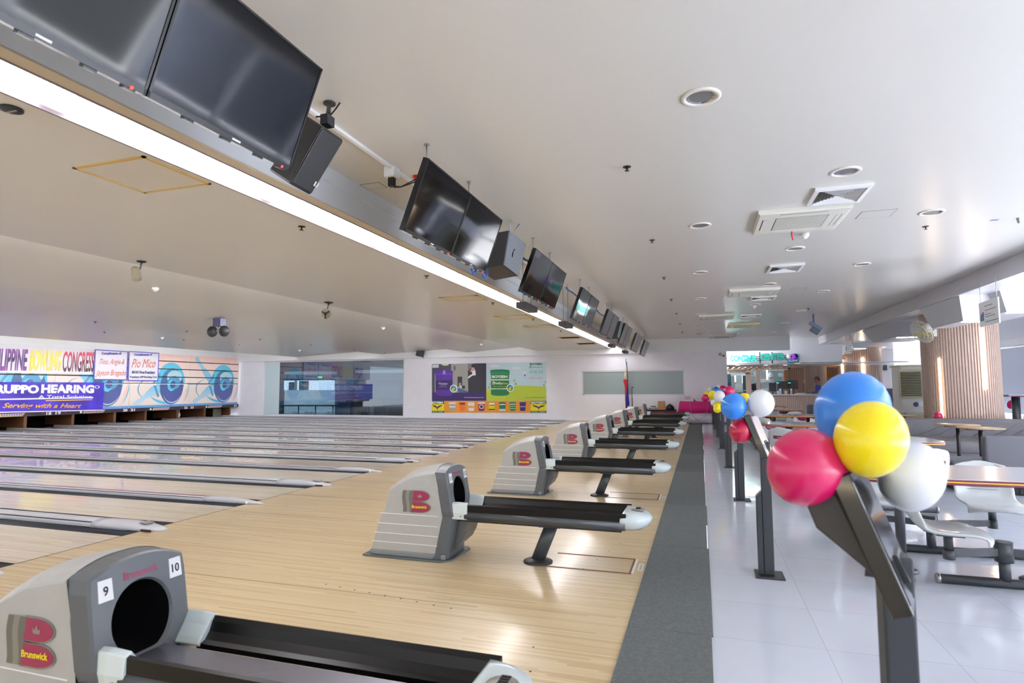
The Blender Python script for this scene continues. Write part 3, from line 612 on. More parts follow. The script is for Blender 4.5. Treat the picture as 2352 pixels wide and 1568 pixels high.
for i, q in enumerate(acs):
    x0, y0, x1, y1 = rect3(q); ya, yb = min(y0, y1), max(y0, y1); cx, cyy = (x0+x1)/2, (ya+yb)/2; hx = (x1-x0)/2; hy = max((yb-ya)/2, .36)
    if i == 4: cyy = min(cyy, YW-.25-hy)
    t = thing('air_conditioner', AL[i], 'air conditioner', (cx, cyy, 3.28), 'ceiling air conditioners')
    m = MB().ring([[(cx-hx*s, cyy-hy*s, z), (cx+hx*s, cyy-hy*s, z), (cx+hx*s, cyy+hy*s, z), (cx-hx*s, cyy+hy*s, z)] for s, z in ((1, 3.28), (1, 3.245), (.96, 3.232), (.66, 3.228))], 0, False); m.build('panel', M_ac if i != 3 else mat('ac_yellowed', (214, 204, 160), .4), t)
    m = MB()
    for (dx, dy, sx, sy) in ((0, -.80, .5, .07), (0, .80, .5, .07), (-.80, 0, .07, .5), (.80, 0, .07, .5)): m.box(cx+hx*(dx-sx), cyy+hy*(dy-sy), 3.2295, cx+hx*(dx+sx), cyy+hy*(dy+sy), 3.2325)
    m.build('outlet_slot', M_acd, t)
    m = MB()
    for (dx, dy, sx, sy) in ((0, -.80, .5, .045), (0, .80, .5, .045), (-.80, 0, .045, .5), (.80, 0, .045, .5)): m.box(cx+hx*(dx-sx), cyy+hy*(dy-sy), 3.226, cx+hx*(dx+sx), cyy+hy*(dy+sy), 3.2297)
    m.build('flap', M_ac, t)
    m = MB()
    for k in range(14): yy = cyy-hy*.56+hy*1.12*k/14; m.box(cx-hx*.56, yy, 3.223, cx+hx*.56, yy+hy*.05, 3.228)
    m.box(cx-hx*.58, cyy-hy*.58, 3.2275, cx+hx*.58, cyy+hy*.58, 3.2285, 1); m.build('intake_grille', [M_acg, M_acd], t)
    if i == 0: m = MB(); m.tube([(cx-.02, cyy+hy-.07, 3.228), (cx-.025, cyy+hy-.09, 3.18), (cx-.01, cyy+hy-.08, 3.12)], .008, 6); m.build('ribbon', mat('ribbon_red', (200, 24, 60), .5), t)
dfs = [((1871, 429), (2003.6, 422.5), (1973, 461.6), (1855, 468)), ((1766, 608), (1850, 605), (1833, 622), (1763, 624)), ((1725, 680), (1783.5, 678.8), (1777, 687.6), (1721, 687.6)), ((1702, 722), (1749.5, 721), (1744, 728), (1698.5, 726))]
for i, q in enumerate(dfs):
    x0, y0, x1, y1 = rect3(q); ya, yb = min(y0, y1), max(y0, y1); cx, cyy = (x0+x1)/2, (ya+yb)/2; hx = (x1-x0)/2; hy = max((yb-ya)/2, .26)
    t = thing('air_diffuser', 'square white louvred air diffuser in the ceiling, %s from the camera' % ORD[i], 'air vent', (cx, cyy, 3.28), 'ceiling air diffusers')
    R = lambda s, z: [(cx-hx*s, cyy-hy*s, z), (cx+hx*s, cyy-hy*s, z), (cx+hx*s, cyy+hy*s, z), (cx-hx*s, cyy+hy*s, z)]
    MB().ring([R(1, 3.28), R(1, 3.255), R(.84, 3.250), R(.82, 3.262)], 0, False, (False, False)).build('frame', M_wht, t)
    MB().ring([R(.83, 3.277), R(.83, 3.279)], 0, False).build('backing', M_acd, t)
    m = MB()
    for k in range(7): s = .80-.105*k; m.ring([R(s, 3.258), R(s-.035, 3.274), R(s-.05, 3.274), R(s-.012, 3.256)], 0, False, (False, False))
    m.build('louvre', M_wht, t)
# taped access hatches and open slots in the lane ceiling
M_tape = mat('hatch_tape', (196, 164, 96), .55); M_hp = mat('hatch_panel', (206, 198, 186), .35)
hs = [((165, 385), (325, 357), (487, 420), (337, 443), 'large taped ceiling hatch beside the light trough, first from the camera', M_tape), ((1008, 684), (1090, 676), (1122, 687), (1040, 692), 'taped ceiling hatch beside the light trough, second from the camera', M_tape), ((1138, 727), (1208, 721), (1225, 731), (1160, 734), 'taped ceiling hatch beside the light trough, third from the camera', M_tape), ((1206, 748), (1262, 745), (1280, 749), (1215, 754), 'taped ceiling hatch beside the light trough, fourth from the camera', M_tape), ((1279, 774), (1330, 772), (1338, 776), (1288, 777), 'ceiling hatch with a dark open gap, fifth from the camera', M_pit), ((1322, 788), (1366, 786), (1371, 789), (1328, 791), 'ceiling hatch with a dark open gap, farthest from the camera', M_pit)]
for i, h in enumerate(hs):
    ps = [onC(*p) for p in h[:4]]; z = min(p.z for p in ps)-.001
    x0, x1 = (ps[0].x+ps[3].x)/2, (ps[1].x+ps[2].x)/2; xs = sorted(p.x for p in ps); ys = sorted(p.y for p in ps)
    xa, xb, ya, yb = (xs[0]+xs[1])/2, (xs[2]+xs[3])/2, (ys[0]+ys[1])/2, (ys[2]+ys[3])/2
    t = thing('ceiling_hatch', h[4], 'hatch', ((xa+xb)/2, (ya+yb)/2, z), 'hatches in the lane ceiling')
    e = .022 if i == 0 else .04
    m = MB()
    for a in ((xa, ya, xb, ya+e), (xa, yb-e, xb, yb), (xa, ya, xa+e, yb), (xb-e, ya, xb, yb)): m.box(a[0], a[1], z-.006, a[2], a[3], z+.003)
    m.build('tape_frame', h[5] if i < 4 else M_tape, t); MB().box(xa+e, ya+e, z-.002 if i < 4 else z-.004, xb-e, yb-e, z+.004).build('panel', M_hp if i < 4 else M_pit, t)
for q, lab in (((825, 428), (847, 417), (907, 428), (852, 435)), 'thin-lined access panel in the ceiling behind the second pair of screens'), (((1963, 500), (1986, 482), (2058, 483), (2040, 500)), 'thin-lined access panel beside the first air conditioner'), (((1815, 667), (1822, 661), (1853, 661), (1849, 666)), 'raised white access panel beside the second air conditioner'):
    ps = [PZ(u, v, 3.28) for u, v in q]; xs = sorted(p.x for p in ps); ys = sorted(p.y for p in ps)
    t = thing('access_panel', lab, 'hatch', (sum(xs)/4, sum(ys)/4, 3.28), 'access panels in the flat ceiling'); a = ((xs[0]+xs[1])/2, (ys[0]+ys[1])/2, (xs[2]+xs[3])/2, (ys[2]+ys[3])/2)
    MB().box(a[0], a[1], 3.2785, a[2], a[3], 3.281).build('gap', M_acd, t); MB().box(a[0]+.008, a[1]+.008, 3.2775, a[2]-.008, a[3]-.008, 3.2805).build('panel', M_ceil, t)
# flush ceiling speaker, spotlights, twin emergency lamp, wall speaker, stage lights
c = onC(26, 249); t = thing('ceiling_speaker', 'small black round fitting in the lane ceiling beside the near end of the light trough', 'speaker', c)
MB().lathe([(.001, 0), (.055, 0), (.055, -.012), (.04, -.016), (.001, -.016)], c, 18).build('rim', M_spk, t); m = MB(); m.box(c.x-.04, c.y-.006, c.z-.019, c.x+.04, c.y+.006, c.z-.016); m.build('bar', M_gal, t)
M_bei = mat('spot_beige', (176, 168, 146), .45)
c = onC(325, 600); t = thing('spotlight', 'beige adjustable spotlight hanging from the lane ceiling at the first step', 'spotlight', c)
MB().lathe([(.001, 0), (.055, 0), (.05, -.01), (.012, -.02), (.001, -.02)], c, 16).build('canopy', M_brz, t); MB().cyl(c-Vector((0, 0, .02)), c-Vector((.02, .0, .10)), .011, n=8).build('arm', M_gal, t)
h = c-Vector((.04, .03, .155)); MB().lathe([(.02, -.10), (.045, -.08), (.055, .02), (.058, .07), (.050, .075), (.045, .05)], h, 16, axis=(-.45, .55, -.62)).build('lamp_head', M_bei, t)
c = onC(755, 694); t = thing('spotlight', 'round dark-ribbed spotlight hanging from the lane ceiling above the big window', 'spotlight', c)
MB().lathe([(.001, 0), (.085, 0), (.08, -.012), (.02, -.03), (.001, -.03)], c, 16).build('canopy', M_brz, t); MB().cyl(c-Vector((0, 0, .03)), c-Vector((.03, 0, .12)), .014, n=8).build('arm', M_gal, t)
h = c-Vector((.05, 0, .21)); MB().lathe([(.03, .12), (.07, .09), (.095, 0), (.098, -.02), (.088, -.02), (.085, -.005), (.001, -.002)], h, 18, axis=(-.1, 1, .1)).build('lamp_head', M_bei, t)
m = MB()
for k in range(3): a = 2*pi*k/3+.5; m.bar(h+Vector((.02*cos(a), -.022, .02*sin(a))), h+Vector((.09*cos(a), -.022, .09*sin(a))), .012, .02)
disc(m, h+Vector((0, -.024, 0)), (0, -1, 0), .03, .03, (1, 0, 0), 12); m.build('guard', M_ink, t)
c = onC(503, 731); t = thing('emergency_light', 'black box emergency light with two round lamps under the stepped ceiling', 'emergency light', c)
MB().box(c.x-.10, c.y-.09, c.z-.20, c.x+.13, c.y+.09, c.z-.004).build('battery_box', mat('emergency_box', (62, 62, 96), .4), t, bevel=.008)
MB().bar(c+Vector((-.12, -.02, -.30)), c+Vector((.16, -.02, -.31)), .04, .05).cyl(c+Vector((.02, 0, -.28)), c+Vector((.02, 0, -.19)), .03, n=10).build('lamp_bar', M_gal, t)
for s, x in ((0, -.16), (1, .20)): MB().ball(c+Vector((x, -.03, -.32)), .135, .10, .135, 18, 10).build('lamp', M_spk, t)
c = PY(968, 800, YW-.3); t = thing('loudspeaker', 'small black angled loudspeaker at the top of the back wall between window and poster', 'speaker', c)
MB().obox((c.x, c.y-.12, c.z-.22), .34, .22, .30, Matrix.Rotation(.35, 3, 'Z') @ Matrix.Rotation(.2, 3, 'Y')).build('cabinet', M_spk, t, bevel=.02); MB().obox((c.x, c.y-.06, c.z-.12), .26, .10, .03).build('bracket', M_gal, t)
MB().tube([(c.x+.1, c.y-.1, c.z-.36), (c.x+.13, c.y-.05, c.z-.44), (c.x+.08, c.y, c.z-.42)], .012, 6).build('cable', M_black, t)
M_stage = mat('stage_light_blue_grey', (88, 100, 128), .4)
p0 = PX(2308, 478, 3.35); t = thing('stage_light', 'blue-grey hanging stage light cut off by the edge of the picture near the soffit', 'stage light', p0)
Rm = Matrix.Rotation(-.42, 3, 'Y') @ Matrix.Rotation(.25, 3, 'Z')
D = lambda x, y, z: p0 + Rm @ Vector((x, y, z))
m = MB(); pr = [(-.17, -.06), (-.17, .05), (.34, .05), (.34, -.03), (.06, -.03), (.02, -.02), (-.02, -.035), (-.045, -.075), (-.10, -.09)]
m.prism(pr, lambda p, q, y: D(p, y, q), -.07, .07); m.build('yoke_body', M_stage, t, bevel=.006)
MB().cyl(D(.02, 0, -.075), D(.0, 0, -.13), .045, n=14).build('lens_barrel', mat('lens_copper', (168, 128, 108), .25, metal=.6), t)
MB().prism([(.06, -.03), (.34, -.03), (.34, -.16), (.16, -.16), (.10, -.10)], lambda p, q, y: D(p, y, q), -.05, .05).build('lamp_head', M_stage, t, bevel=.005)
m = MB()
for k in range(4): m.obox(D(-.171, 0, -.045+.028*k), .004, .12, .012, Rm)
m.build('vent_slot', M_ink, t)
top = Vector((p0.x+.12, p0.y, 3.28)); MB().tube([D(.10, 0, .05), D(.10, 0, .10)+Vector((0, 0, .03)), (top.x, top.y, 3.22), top], .010, 8).build('hanger', M_gal, t)
c = PZ(1868, 722, 3.28); k = c.y/1350*1.05; t = thing('stage_light', 'dark green-grey stage spotlight hanging below the far end of the soffit', 'stage light', c)
MB().cyl(c, c-Vector((0, 0, 18*k)), 1.6*k, n=8).build('hanger', M_stage, t); h = c-Vector((-2*k, .1, 24*k)); Rm = Matrix.Rotation(.62, 3, 'Y')
MB().obox(h, 26*k, 8*k, 7*k, Rm).build('yoke_body', M_stage, t, bevel=.02); MB().obox(h+Rm @ Vector((4*k, 0, -8*k)), 17*k, 9*k, 11*k, Rm).build('lamp_head', mat('stage_light_dark', (62, 78, 88), .4), t, bevel=.02)
# ================================================================== masking units over the pin decks
def grad_mat(name, cols, axis, lo, hi, rough=.5):
    """printed colour ramp along one world axis (a print, not shading)"""
    m = mat(name, cols[0], rough); nt = m.node_tree; L = nt.links.new
    g = N(nt, 'ShaderNodeNewGeometry'); s = N(nt, 'ShaderNodeSeparateXYZ'); L(g.outputs['Position'], s.inputs[0])
    r = N(nt, 'ShaderNodeMapRange'); r.inputs[1].default_value = lo; r.inputs[2].default_value = hi; L(s.outputs['XYZ'.index(axis)], r.inputs[0])
    c = N(nt, 'ShaderNodeValToRGB'); e = c.color_ramp.elements
    e[0].color = rgb(cols[0]); e[1].color = rgb(cols[-1])
    for i, q in enumerate(cols[1:-1]): k = e.new((i+1)/(len(cols)-1)); k.color = rgb(q)
    L(r.outputs[0], c.inputs[0]); L(c.outputs[0], nt.nodes['Principled BSDF'].inputs['Base Color']); return m
M_mk = grad_mat('mask_print_cream', [(230, 218, 214), (236, 222, 214), (244, 206, 200)], 'Z', .6, 2.9, .4)
M_mnavy = grad_mat('mask_ball_navy', [(84, 90, 150), (66, 84, 140), (70, 130, 160)], 'Z', .8, 2.3, .4)
M_mcy = mat('mask_cyan', (92, 190, 222), .4); M_mpale = mat('mask_pale_blue', (172, 206, 220), .4); M_mblue = mat('mask_blue_band', (98, 150, 206), .4); M_mmid = mat('mask_mid_blue', (84, 146, 186), .4)
M_mpin = grad_mat('mask_pin_blue', [(190, 216, 232), (122, 188, 222), (160, 206, 230)], 'Z', .7, 2.6, .4); M_mpk = mat('mask_pink', (240, 200, 196), .4)
M_strip = mat('number_strip', (44, 34, 42), .4); M_num = mat('number_white', (238, 238, 244), .4); M_red = mat('tick_red', (150, 40, 70), .4); M_loz = mat('logo_yellow_bar', (206, 196, 120), .4); M_lozp = mat('logo_violet', (120, 90, 190), .4)
YS = [PX(u, 905, XM).y for u in (125, 298, 435, 547)]; YS = [YS[0]-2.75] + YS
nums = [(17, 18), (19, 20), (21, 22), (23, 24)]
def lay(parent, name, m, pts, off): # flat print of thickness 1.5 mm on the mask plane; pts in (y, z)
    return MB().prism(pts, lambda p, q, t: (t, p, q), XM+off-.0015, XM+off).build(name, m, parent)
def ell(cy, cz, ry, rz, n=28, a0=0, a1=2*pi): return [(cy+ry*cos(a0+(a1-a0)*i/n), cz+rz*sin(a0+(a1-a0)*i/n)) for i in range(n if a1-a0 > 6.28 else n+1)]
def cres(cy, cz, r0, r1, a0, a1, n=18, kz=1.3):
    return [(cy+r1*cos(a0+(a1-a0)*i/n), cz+kz*r1*sin(a0+(a1-a0)*i/n)) for i in range(n+1)] + [(cy+(r0+(r1-r0)*.9*(abs(2*i/n-1))**2)*cos(a0+(a1-a0)*i/n), cz+kz*(r0+(r1-r0)*.9*(abs(2*i/n-1))**2)*sin(a0+(a1-a0)*i/n)) for i in range(n, -1, -1)]
def pinpoly(a, b, w):
    a, b = Vector(a), Vector(b); d = b-a; nrm = Vector((-d.y, d.x)).normalized()*w; prof = [(0, .42), (.06, .62), (.22, .5), (.36, .42), (.55, .75), (.75, 1), (.92, .8), (1, .45)]
    return [tuple(a+d*t+nrm*s) for t, s in prof] + [tuple(a+d*t-nrm*s) for t, s in prof[::-1]]
for k in range(4):
    y0, y1 = YS[k]+.012, YS[k+1]-.012; W = y1-y0
    t = thing('masking_unit', 'pictured masking panel with ball and pins over lanes %d and %d' % nums[k], 'masking panel', (XM, (y0+y1)/2, .45), 'masking panels above the pin decks')
    zz = [(2.905, 2.615), (2.575, 2.27), (2.23, 1.92), (1.88, 1.63)]
    m = MB()
    for a, b in zz: m.box(XM-.03, y0-.008, b, XM, y1+.008, a)
    m.box(XM-.06, y0-.01, 1.60, XM-.031, y1+.01, 2.90, 1); up = m.build('upper_panel', [M_mk, M_black], t)
    lo = MB().box(XM-.04, y0, .60, XM-.012, y1, 1.585).build('lower_panel', M_mk, t)
    F = lambda f, z: (y0+W*f, z)
    def clip(pts, zlo, zhi):  # clip a print to one panel
        def half(ps, s, z):
            o = []
            for i, p in enumerate(ps):
                q = ps[(i+1) % len(ps)]; pi_, qi = (p[1]-z)*s >= 0, (q[1]-z)*s >= 0
                if pi_: o.append(p)
                if pi_ != qi: u = (z-p[1])/(q[1]-p[1]); o.append((p[0]+(q[0]-p[0])*u, z))
            return o
        r = half(pts, 1, zlo); return half(r, -1, zhi) if len(r) > 2 else r
    def both(name, m, pts, off):
        for zhi, zlo in zz:
            c = clip(pts, zlo+.001, zhi-.001)
            if len(c) > 2: lay(up, name, m, c, off)
        c = clip(pts, .70, 1.584)
        if len(c) > 2: lay(lo, name, m, c, off-.012)
    cb = F(.68, 1.50)
    both('cyan_ring', M_mcy, ell(cb[0]-.02*W, 1.72, .245*W, .82), .003)
    both('ball_picture', M_mnavy, ell(cb[0], cb[1], .205*W, .80), .006)
    both('ball_shine', M_mpale, ell(cb[0]+.04*W, cb[1]+.40, .135*W, .30), .009)
    both('ball_inner', M_mmid, ell(cb[0]+.03*W, cb[1]+.15, .115*W, .30), .012)
    both('finger_hole', M_mcy, ell(cb[0]-.01*W, cb[1]+.02, .068*W, .24), .015)
    both('finger_hole_core', M_mnavy, ell(cb[0]+.012*W, cb[1]+.07, .048*W, .17), .018)
    both('ball_line', M_mpale, cres(cb[0]+.01*W, cb[1]-.05, .165*W, .178*W, -2.6, -.5, kz=4.0/W*.98), .009)
    both('swoosh', M_mcy, cres(cb[0]-.08*W, 1.55, .30*W, .345*W, -2.5, -1.2, kz=3.0/W*.80), .004)
    both('swoosh', M_mpk, cres(cb[0]+.02*W, 1.5, .235*W, .30*W, -.9, .25, kz=3.0/W*1.1), .0035)
    both('swoosh', M_mcy, cres(cb[0]+.05*W, 1.45, .245*W, .262*W, -.8, .2, kz=3.0/W*1.1), .005)
    both('swoosh', M_mmid, cres(F(.30, 0)[0], 1.38, .17*W, .185*W, 1.6, 4.4, kz=3.0/W*.8), .004)
    both('pin_picture', M_mpin, pinpoly(F(.07, .72), F(.46, 1.50), .19), .021)
    both('pin_picture', M_mpin, pinpoly(F(.09, 2.82), F(.42, 1.70), .17), .0205)
    both('pin_stripe', M_mmid, [F(.36, 1.55), F(.40, 1.52), F(.47, 1.08), F(.44, 1.02)], .024)
    both('pin_stripe', M_mmid, [F(.34, 1.62), F(.37, 1.60), F(.47, 2.0), F(.44, 2.05)], .0235)
    lay(lo, 'blue_band', M_mblue, [(y0, .60), (y1, .60), (y1, .70), (y0, .70)], -.008)
    st = MB().box(XM-.05, y0-.01, .455, XM, y1+.01, .60).build('number_strip', M_strip, t)
    for n, f0, f1 in ((nums[k][0], .02, .085), (nums[k][1], .915, .98)): text(str(n), (XM+.004, F(f0, 0)[0], .475), (0, 1, 0), (0, 0, 1), W*(f1-f0), .105, M_num, st, name='number', bold=.04)
    for f in (.115, .14, .86, .885): MB().box(XM, F(f, 0)[0], .52, XM+.003, F(f+.014, 0)[0], .55).build('tick_mark', M_red, st)
    MB().prism([F(.36, .475), F(.63, .475), F(.66, .575), F(.38, .575)], lambda p, q, tt: (tt, p, q), XM, XM+.003).build('sponsor_bar', M_loz, st)
    m = MB()
    for i in range(9): m.prism([F(.385+.028*i, .495), F(.405+.028*i, .495), F(.412+.028*i, .555), F(.392+.028*i, .555)], lambda p, q, tt: (tt, p, q), XM+.003, XM+.0045)
    m.build('sponsor_print', M_lozp, st)
    m = MB(); m.prism(ell(F(.335, 0)[0], .525, .045, .045, 14), lambda p, q, tt: (tt, p, q), XM, XM+.003); m.build('sponsor_ball', M_num, st)
MB_c = MB().box(XM-.03, YS[-1]+.03, 2.74, XM+.05, YS[-1]+.12, 2.87)
tag(MB_c.build('wall_bracket', M_black), 'small black bracket at the top corner of the last masking panel by the back wall', 'bracket')
# pin decks behind: dark pits, brown kickbacks, pins
mb = MB().box(XM-1.6, 12.0, -.12, XM-1.5, YW, 1.0).box(XM-1.5, 12.0, .47, XM-.05, YW, .60).box(XM-1.5, 12.0, -.13, XM-.9, YW, -.12)
struct('wall_pit', mb, M_pit)
for i in range(7, 15):
    tag(MB().box(XM-1.45, NY[i]-.05, .066, XM-.06, NY[i]+.05, .455).build('kickback', M_brown), 'brown kickback wall of the pin deck at the %s gutter divider from the camera' % ORD[i], 'kickback', 'kickback walls of the pin decks')
M_pin = mat('pin_white', (236, 232, 224), .3); M_pinr = mat('pin_red', (190, 40, 40), .4)
pin = None
for j, (u, lab) in enumerate(((397, 'leftmost of three white bowling pins on the deck of lane 22'), (404, 'middle of three white bowling pins on the deck of lane 22'), (411, 'rightmost of three white bowling pins on the deck of lane 22'))):
    c = PX(u, 956.5, XM-.35); c.z = .07
    if pin is None:
        pin = thing('bowling_pin', lab, 'bowling pin', c, 'bowling pins')
        MB().lathe([(.001, 0), (.026, 0), (.034, .05), (.057, .11), (.05, .17), (.026, .23), (.023, .26), (.030, .31), (.026, .345), (.001, .36)], c, 16).build('body', M_pin, pin)
        MB().lathe([(.0265, .235), (.0265, .245), (.0255, .25)], c, 16, caps=(False, False)).build('neck_stripe', M_pinr, pin)
    else: copy_tree(pin, loc=c, label=lab)
c = PX(404, 958, XM-.3)
t = thing('pin_sweep', 'grey pin sweep bar lowered across the deck of lane 22', 'sweep bar', (XM-.3, c.y, 0))
MB().box(XM-.50, NY[12]+.30, .001, XM-.25, NY[13]-.34, .07).build('bar', mat('sweep_grey', (92, 88, 100), .4), t); MB().box(XM-.247, c.y-.2, .02, XM-.244, c.y+.2, .045).build('red_print', M_pinr, t)
tag(MB().box(XM-.35, NY[13]+.75, 0, XM-.3, NY[14]-.30, .40).build('pit_curtain', mat('pit_curtain_grey', (92, 88, 82), .7)), 'grey boarded pit curtain under the panel for lane 24', 'pit curtain')
# ================================================================== banners
XB = XM+.055
M_bw = bump(mat('banner_white', (236, 234, 244), .45), 9, .25, .01); M_bp = bump(mat('banner_violet', (66, 46, 176), .35, noise=(2.2, .35)), 7, .35, .015); M_bpb = mat('banner_border_violet', (92, 80, 190), .45); M_bt = mat('print_blue_violet', (72, 62, 172), .5); M_bo = mat('print_terracotta', (204, 108, 84), .5)
M_gy = grad_mat('print_gold', [(214, 140, 40), (244, 196, 40)], 'Z', .7, 1.0); M_navy = mat('print_navy', (60, 62, 110), .5)
def banner(lab, q, m, border=None):
    """q: pixel corners (tl, tr, br, bl) of the cloth where it hangs on the mask"""
    ps = [PX(u, v, XB) for u, v in q]; y0, y1 = (ps[0].y+ps[3].y)/2, (ps[1].y+ps[2].y)/2; z1, z0 = (ps[0].z+ps[1].z)/2, (ps[2].z+ps[3].z)/2
    t = thing('banner', lab, 'banner', (XB, (y0+y1)/2, z0), 'banners on the masking panels')
    rings = []
    for i in range(13):
        rings.append([(XB+.006*sin(i*1.7+j*.9)+.004*sin(j*2.3), y0+(y1-y0)*j/16, z0+(z1-z0)*i/12) for j in range(17)])
    MB().ring(rings, 0, True, (False, False), False).build('cloth', m, t)
    if border:
        mb = MB(); e = .035
        for a in ((y0, z0, y1, z0+e), (y0, z1-e, y1, z1), (y0, z0, y0+e, z1), (y1-e, z0, y1, z1)): mb.box(XB+.010, a[0], a[1], XB+.012, a[2], a[3])
        mb.build('border', border, t)
    return t
def btext(t, s, ua, va, ub, vb, m, **kw):
    a, b = PX(ua, vb, XB+.014), PX(ub, vb, XB+.014); c = PX(ua, va, XB+.014)
    return text(s, a, (0, 1, (b.z-a.z)/(b.y-a.y)), (0, 0, 1), b.y-a.y, c.z-a.z, m, t, **kw)
t = banner('wide white banner with tall purple, yellow and red capitals across the masking panels', ((-110, 783), (215, 801), (215, 861), (-110, 852)), M_bw)
zt, zb = PX(30, 800, XB).z, PX(30, 850, XB).z
btext(t, 'PHILIPPINE', -30, 799, 62, 851, grad_mat('print_purple', [(130, 70, 150), (60, 30, 90), (140, 80, 160)], 'Z', zb, zt), bold=.03, shear=.12)
btext(t, 'BOWLING', 67, 802, 140, 852, grad_mat('print_yellow', [(240, 200, 110), (246, 224, 60), (236, 216, 90)], 'Z', zb, zt), bold=.03, shear=.12)
btext(t, 'CONGRESS', 143, 806, 215, 854, grad_mat('print_red', [(70, 60, 70), (120, 40, 60), (206, 50, 84)], 'Z', zb, zt), bold=.02, shear=.12)
t = banner('small white banner with terracotta script, the nearer of the two small ones', ((217, 802.5), (293, 806), (292, 873), (215, 872)), M_bw, M_bpb)
btext(t, 'Compliments of:', 233, 808, 279, 816, M_bt, bold=.05); btext(t, 'Tino, Angie &', 229, 824, 286, 840, M_bo, shear=.4); btext(t, 'Jayson Bragado', 219, 849, 289, 866, M_bo, shear=.4)
t = banner('small white banner with script and two black lines, the farther of the two small ones', ((295, 806), (364, 810), (364, 875), (294, 874)), M_bw, M_bpb)
btext(t, 'Compliments of', 308, 811.5, 349, 818, M_bt, bold=.05); btext(t, 'Pio Mico', 302, 824, 357, 844, M_bo, shear=.4); btext(t, 'MVAI Vice-President', 303, 851, 356, 858, M_navy, bold=.03); btext(t, 'President, SSP Bowling Club', 298, 863, 360, 869, M_navy, bold=.03)
t = banner('violet hearing-aid banner with white block letters and gold script', ((-150, 875), (239, 879), (237, 942), (-150, 953)), M_bp)
btext(t, 'GRUPPO', -38, 882, 89, 903.5, M_num, bold=.06); btext(t, 'HEARING', 94, 882, 216, 903, M_num, bold=.06); btext(t, 'o', 217, 885, 229, 892, M_num)
btext(t, 'A Total Solution', 88, 907, 211, 914.5, M_num, bold=.02)
a = PX(-150, 919, XB+.014); 
def bline(u0, v0, u1, v1, m, nm, off=0):
    p, q = PX(u0, v0, XB+.014+off), PX(u1, v0, XB+.014+off); r = PX(u0, v1, XB+.014+off); MB().box(XB+.013+off, p.y, r.z, XB+.0145+off, q.y, p.z).build(nm, m, t)
bline(-150, 918, 214, 921.5, M_num, 'white_rule'); bline(105, 919, 212, 920.8, M_gy, 'gold_rule', .002)
btext(t, 'Serving with a Heart', 5, 925, 187, 940, M_gy, shear=.45, bold=.02)
p, q = PX(-150, 951.5, XB+.014), PX(237, 942.5, XB+.014); MB().bar((XB+.014, p.y, p.z+.02), (XB+.014, q.y, q.z+.02), .004, .035).build('white_hem', M_num, t)
# ================================================================== paint advertisement on the back wall
YP = YW-.02
def q(x, y, off=0.0): return PY(980+x/8.11, 820+y/8.11, YP-off)
t = thing('poster', 'wide purple and green paint poster on the back wall with a row of pails', 'poster', q(1165, 1035))
def pp(name, pts, col, off, par=None, rough=.45):
    m = mat('poster_%02x%02x%02x' % col, col, rough); ps = [q(x, y, off) for x, y in pts]; n = len(ps); bk = [p+Vector((0, .0012, 0)) for p in ps]
    return MB().add(ps+bk, [tuple(range(n)), tuple(range(n, 2*n))[::-1]] + [(i, (i+1) % n, n+(i+1) % n, n+i) for i in range(n)]).build(name, m, par or t)
def ptext(s, x0, y0, x1, y1, col, off, par=None, **kw):
    a, b, c = q(x0, y1, off), q(x1, y1, off), q(x0, y0, off)
    return text(s, a, b-a, c-a, (b-a).length, (c-a).length, mat('poster_%02x%02x%02x' % col, col, .45), par or t, **kw)
def el(cx, cy, rx, ry, n=24, a0=0, a1=2*pi): return [(cx+rx*cos(a0+(a1-a0)*i/n), cy+ry*sin(a0+(a1-a0)*i/n)) for i in range(n if a1-a0 > 6.28 else n+1)]
m = MB(); ps = [q(x, y) for x, y in ((95, 130), (2228, 85), (2232, 1036), (100, 1036))]; bk = [p+Vector((0, .02, 0)) for p in ps]
m.add(ps+bk, [(0, 1, 2, 3), (7, 6, 5, 4), (0, 4, 5, 1), (1, 5, 6, 2), (2, 6, 7, 3), (3, 7, 4, 0)]).build('board', mat('poster_white', (230, 230, 234), .45), t)
L = pp('purple_half', [(98, 131), (1110, 112), (1110, 812), (98, 815)], (56, 36, 100), .002)
R = pp('green_half', [(1112, 112), (2227, 86), (2230, 810), (1112, 812)], (196, 220, 232), .002)
pp('meadow', [(1112, 606), (1300, 585), (1500, 555), (1700, 535), (1850, 530), (2050, 540), (2228, 558), (2230, 808), (1112, 810)], (184, 200, 60), .004, R)
pp('room_photo', [(98, 133), (765, 120), (775, 660), (480, 660), (98, 655)], (150, 146, 144), .004, L)
pp('shelf_photo', [(98, 135), (455, 125), (455, 248), (148, 260), (150, 655), (98, 655)], (70, 70, 88), .006, L); pp('window_photo', [(105, 140), (225, 135), (225, 195), (105, 200)], (214, 218, 226), .008, L)
pp('lamp_photo', el(345, 138, 68, 20), (214, 220, 160), .008, L); pp('counter_photo', [(570, 590), (600, 575), (775, 640), (775, 660), (590, 660)], (70, 94, 130), .007, L)
pp('coffee_maker_photo', [(575, 362), (660, 362), (660, 545), (640, 545), (640, 480), (600, 480), (600, 545), (575, 545)], (50, 48, 58), .008, L); pp('mug_photo', [(612, 528), (655, 528), (650, 578), (618, 578)], (190, 200, 210), .009, L); pp('toaster_photo', [(660, 530), (712, 530), (712, 588), (660, 588)], (44, 44, 54), .009, L)
pp('clock_photo', el(520, 205, 20, 52), (96, 92, 96), .006, L); pp('drape_photo', [(765, 120), (1108, 114), (1108, 655), (775, 660), (770, 400)], (46, 46, 58), .005, L); pp('drape_light', [(765, 122), (860, 120), (800, 235), (768, 250)], (110, 116, 128), .0065, L)
